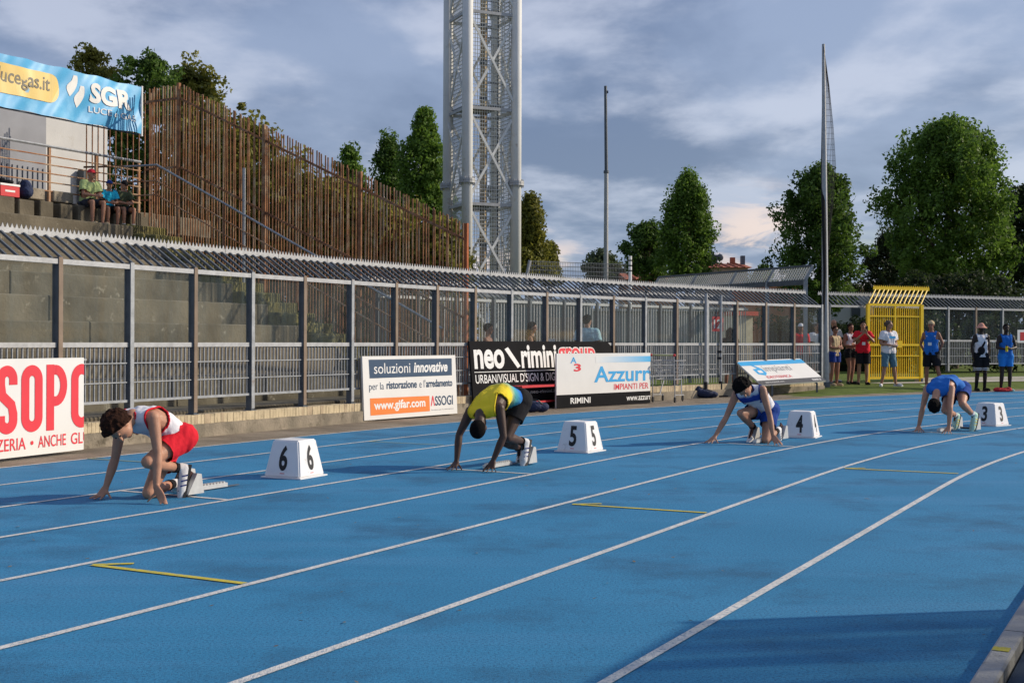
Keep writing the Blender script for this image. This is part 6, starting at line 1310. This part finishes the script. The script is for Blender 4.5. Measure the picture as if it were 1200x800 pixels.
# man in red T-shirt with phone
J, r, F_, L_, k = stander(fp(1011, 34.4), -5, 1.76, 'man in red T-shirt and black shorts holding a phone up before his face', S_TAN, dict(elL=(.27, .12, 1.22), wrL=(.05, .27, 1.44), knLk=(.02, .29, 1.51), elR=(-.27, .12, 1.22), wrR=(-.05, .27, 1.44), knRk=(-.02, .29, 1.51), thL=(-1, 0, .3), thR=(1, 0, .3)),
    vox=0.012, shirt=C_RED, sleeves=0.62, shorts=C_BLK, hem=0.78, shoes=(C_BLK, BLACKP), hair='short', hairm=H_BLK, belly=1.12, loose=0.028, shortloose=0.045)
badge(J, L_, F_, k, r, 0.0, 0.20); ph = thing('phone', J['wrL'] + V(0, 0, 0.08), 'dark phone held up by the man in red T-shirt', 'phone')
hc_ = J['head'] + F_ * 0.25; put('case', MB().box((0, 0, 0.06), (0.075, 0.010, 0.15)).mesh('case'), BLACKP, ph); put('lens', MB().box((-0.02, -0.008, 0.11), (0.025, 0.006, 0.025)).mesh('lens'), STEELD, ph)
# woman in white top
J, r, F_, L_, k = stander(fp(996.5, 34.9), 15, 1.70, 'woman in white sports top and black shorts standing between tan vest and red shirt', S_MID, dict(ARMX, ankL=(.02, .02, .09), toeL=(.08, .16, .04), heelL=(.02, -.0, .045), kneeL=(.06, .04, .5), ankR=(-.10, .04, .09), toeR=(-.16, .18, .04), heelR=(-.1, .02, .045), kneeR=(-.06, .05, .5)), vox=0.012, shirt=C_WHITE, crop=0.20, shorts=C_BLK, hem=0.35, shoes=(C_BLK, BLACKP), hair='bun', hairm=H_BRN, belly=0.92, loose=0.012)
# woman in tan top
J, r, F_, L_, k = stander(fp(978, 33.6), 30, 1.62, 'woman in tan vest, dark shorts and sunglasses with folded arms beside the net pole', S_MID, dict(ARMX), vox=0.012, shirt=C_TAN, shorts=C_NAVY, hem=0.5, shoes=(C_TAN, C_TAN), hair='bun', hairm=H_BRN, belly=0.95, loose=0.016)
sgl = J['head'] + J['face'].normalized() * 0.085 + V(0, 0, 0.018); obj('sunglasses', MB().box(sgl, (0.13, 0.02, 0.035), L_), BLACKP, r)
# bald man behind them
J, r, F_, L_, k = stander(fp(976.5, 36.3), 20, 1.84, 'bald man in grey white T-shirt standing behind the woman in tan vest', S_TAN, dict(ARMX), vox=0.013, shirt=C_GRY, sleeves=0.6, shorts=C_BLK, hem=0.8, shoes=(C_GRY, BLACKP), hair='none', belly=1.15, loose=0.03)
# athlete in blue vest with cap
J, r, F_, L_, k = stander(fp(1091, 32.7), -25, 1.80, 'man in blue white trimmed vest, black shorts and backward cap, hands behind him', S_MID, dict(ankL=(.30, .10, .09), toeL=(.36, .24, .04), heelL=(.30, .08, .045), kneeL=(.18, .10, .50), elL=(.28, -.08, 1.20), wrL=(.17, -.12, .97), elR=(-.27, -.10, 1.18), wrR=(-.17, -.10, .95), ankR=(-.12, -.02, .09)), look=-10, vox=0.012, shirt=C_MIDB, shorts=C_BLK, hem=0.80, shoes=(C_BLK, PBLUE), hair=('back',), hairm=C_TAN, belly=1.05, loose=0.022, shortloose=0.045)
badge(J, L_, F_, k, r, -0.02, 0.22)
for s in (-1, 1): obj('vest_trim', MB().beam(J['pel'] + L_ * s * 0.155 + F_ * 0.04 + V(0, 0, 0.06), J['chest'] + L_ * s * 0.10 + F_ * 0.105 + V(0, 0, -0.02), 0.03, 0.012, F_), C_WHITE, r)
# athlete in bucket hat
J, r, F_, L_, k = stander(fp(1149.5, 32.9), 5, 1.80, 'athlete in peach bucket hat and white vest with a black sling bag across it', S_DEEP, dict(elL=(.235, -.04, 1.16), wrL=(.22, -.0, .90), elR=(-.235, -.04, 1.16), wrR=(-.215, .0, .90)), vox=0.012, shirt=C_WHITE, shorts=C_BLK, hem=0.66, shoes=(C_BLK, BLACKP), socks=(C_BLK, 0.9), hair='bucket', hairm=C_PEACH, loose=0.016, shortloose=0.05)
obj('sling', MB().beam(J['shL'] + F_ * 0.09 - L_ * 0.05 - V(0, 0, 0.02), J['hipR'] + F_ * 0.13 - L_ * 0.03 + V(0, 0, 0.06), 0.05, 0.02, F_), C_BLK, r); obj('sling_bag', MB().ball(J['hipR'] + F_ * 0.15 + L_ * 0.03 + V(0, 0, 0.15), 0.10, sc=(1, 0.5, 1.1)), C_BLK, r)
for s in 'LR':
    for t_ in (0.72, 0.82): c_ = J['hip' + s].lerp(J['knee' + s], t_); obj('white_band', MB().tube(c_, c_ - V(0, 0, 0.018), 0.105, 0.103, n=14, cap=False), C_WHITE, r)
# athlete in blue
J, r, F_, L_, k = stander(fp(1178.5, 32.8), 0, 1.80, 'dark skinned athlete in blue vest and shorts holding a yellow bottle by the red bag', S_DEEP, dict(elL=(.26, .02, 1.17), wrL=(.04, .20, 1.13), knLk=(-.04, .22, 1.14), elR=(-.25, .02, 1.17), wrR=(-.10, .22, 1.12), knRk=(-.08, .28, 1.15), thL=(0, 0, 1), thR=(1, 0, 0)), vox=0.012, shirt=C_MIDB, shorts=cloth('bright_blue', (0.03, 0.23, 0.66)), hem=0.60, shoes=(C_MINT, C_MINT), hair='crop', hairm=H_BLK, loose=0.018, shortloose=0.008)
bt = thing('bottle', J['wrR'] + F_ * 0.09 - V(0, 0, 0.06), 'yellow bottle in the hand of the athlete in light blue', 'bottle'); put('flask', MB().tube((0, 0, 0), (0, 0, 0.14), 0.033, n=12).mesh('flask'), C_YEL, bt); put('cap', MB().tube((0, 0, 0.14), (0, 0, 0.175), 0.018, n=10).mesh('cap'), BLACKP, bt)
# --- three spectators sitting on the top terrace
SIT = dict(pel=(0, 0, .50), chest=(0, .10, .93), shL=(.17, .10, .95), shR=(-.17, .10, .95), hipL=(.095, .02, .50), hipR=(-.095, .02, .50), kneeL=(.14, .42, .52), kneeR=(-.14, .42, .52), ankL=(.13, .40, .09), ankR=(-.13, .40, .09), toeL=(.15, .54, .04), toeR=(-.15, .54, .04), heelL=(.13, .37, .045), heelR=(-.13, .37, .045),
    elL=(.22, .18, .70), elR=(-.22, .18, .70), wrL=(.06, .40, .66), wrR=(-.06, .42, .66), knLk=(.0, .47, .64), knRk=(.0, .49, .66), thL=(0, 0, 1), thR=(0, 0, 1), neck=(0, .12, 1.01), head=(0, .16, 1.16))
fdir = math.degrees(math.atan2(0.878, 0.479))
def sitter(px, face, h, label, skin, over=None, **kw):
    t1 = (px - 600) / FPX; a = 8.55; k_ = ((-0.9 - 0.878 * a) - t1 * (25 + 0.479 * a)) / (0.479 - 0.878 * t1); p = st(a + 0.22, k_, 3.79)
    d = dict(SIT); d.update(over or {}); return stander(p, face, h, label, skin, d, **kw)
J, r, F_, L_, k = sitter(110, 52, 1.78, 'man in red cap and pale green polo, leftmost of three sitting on the terrace', S_FAIR, look=15, tilt=0.1, vox=0.012, shirt=C_LGRN, sleeves=0.7, shorts=C_CHK, hem=0.85, shoes=(C_TAN, BLACKP), hair='cap', hairm=cloth('cap_red', (0.60, 0.04, 0.06)), belly=1.12, loose=0.028)
J, r, F_, L_, k = sitter(133, 40, 1.52, 'boy in cyan T-shirt, dark cap and black shorts sitting between the other two', S_FAIR, tilt=0.1, vox=0.012, shirt=C_CYAN, sleeves=0.7, shorts=C_BLK, hem=0.8, shoes=(C_BLK, BLACKP), hair='cap', hairm=C_NAVY, loose=0.026)
J, r, F_, L_, k = sitter(150, 44, 1.58, 'boy in black cap and olive top, rightmost of three sitting on the terrace', S_FAIR, look=8, tilt=0.35, vox=0.012, shirt=C_OLV, sleeves=0.7, shorts=C_CHK, hem=0.7, shoes=(C_NAVY, WHITEP), socks=(C_WHITE, 0.12), hair='cap', hairm=C_BLK, loose=0.024)
# backpack and cool box
def onrow(px, a, z):
    t1 = (px - 600) / FPX; k_ = ((-0.9 - 0.878 * a) - t1 * (25 + 0.479 * a)) / (0.479 - 0.878 * t1); return st(a, k_, z)
c = onrow(29, 8.85, 4.24); b_ = lump('backpack', c, [(0, 0, 0.16, 0.17, 1.0, 0.8, 0.95), (0, 0, 0.27, 0.14, 1.0, 0.8, 1.0), (0.05, -0.09, 0.13, 0.11, 1.1, 0.8, 1.0)], NAVYC, 'navy backpack standing on the top concrete row', 'backpack'); put('strap', MB().path([(-0.08, -0.12, 0.36), (-0.12, -0.17, 0.2), (-0.10, -0.14, 0.06)], 0.015).mesh('strap'), BLACKP, b_)
c = onrow(6, 8.85, 4.24); cbx = thing('cool_box', c, 'red cool box with white lid on the top row at the left edge', 'cool box', None, math.radians(60)); put('tub', MB().box((0, 0, 0.11), (0.46, 0.28, 0.22)).mesh('tub'), RED, cbx); put('lid', MB().box((0, 0, 0.24), (0.48, 0.30, 0.04)).mesh('lid'), WHITEP, cbx); rect(cbx, 'pale_strip', -0.12, 0.12, 0.09, 0.13, PWH, y=-0.143)
c = c + V(0.02, 0, 0.26); lump('jacket', c, [(0, 0, 0.04, 0.09, 1.6, 1.1, 0.6), (-0.1, 0, 0.08, 0.07, 1, 1, 1)], C_BLK, 'crumpled black jacket lying on the red cool box', 'jacket')
# --- people behind the glass fence
def behind(px, Z, facing, h, label, skin, **kw):
    p = at(px, 450, Z); p.z = gz(p); return stander(p, facing, h, label, skin, **kw)
J, r, F_, L_, k = behind(688, 26.6, 170, 1.86, 'dark haired man in light blue T-shirt seen from behind through the fence', S_TAN, look=-40, vox=0.013, shirt=C_LBL, sleeves=0.65, shorts=C_NAVY, hem=0.8, shoes=(C_GRY, BLACKP), hair='short', hairm=H_BLK, loose=0.03, belly=1.1)
J, r, F_, L_, k = behind(571.5, 24.7, 75, 1.64, 'bare shouldered man in profile behind the fence above the black board', S_MID, tilt=0.15, vox=0.013, shirt=None, shorts=C_NAVY, hem=0.7, shoes=(C_GRY, BLACKP), hair='short', hairm=H_BLK)
J, r, F_, L_, k = behind(622.5, 25.0, 80, 1.68, 'woman with long black hair holding white paper behind the fence', S_MID, tilt=0.2, vox=0.013, shirt=C_BLK, shorts=C_BLK, hem=0.7, shoes=(C_BLK, BLACKP), hair='long', hairm=H_BLK, over=dict(elL=(.22, .06, 1.15), wrL=(.12, .28, 1.22), elR=(-.22, .06, 1.15), wrR=(-.1, .28, 1.2)))
pp = thing('paper_sheet', J['wrL'] + F_ * 0.08, 'white sheet of paper held by the long haired woman', 'paper'); put('sheet', MB().box((0.02, 0, 0.05), (0.21, 0.01, 0.30)).mesh('sheet'), PWH, pp)
J, r, F_, L_, k = behind(938, 34.4, 10, 1.72, 'person in red T-shirt and white cap behind the last glass panes', S_MID, vox=0.014, shirt=C_RED, sleeves=0.65, shorts=C_BLK, hem=0.8, shoes=(C_BLK, BLACKP), hair='cap', hairm=C_WHITE, loose=0.028)
J, r, F_, L_, k = behind(855.5, 32.6, 150, 1.66, 'long haired person in black behind the fence beside the red 12 sign', S_MID, vox=0.014, shirt=C_BLK, sleeves=0.65, shorts=C_BLK, hem=0.8, shoes=(C_BLK, BLACKP), hair='long', hairm=H_BLK, loose=0.026)
J, r, F_, L_, k = behind(956.5, 36.4, 20, 1.72, 'person in white T-shirt half hidden at the end post of the glass fence', S_TAN, vox=0.014, shirt=C_WHITE, sleeves=0.65, shorts=C_DEN, hem=0.8, shoes=(C_GRY, BLACKP), hair='short', hairm=H_GREY, loose=0.028)
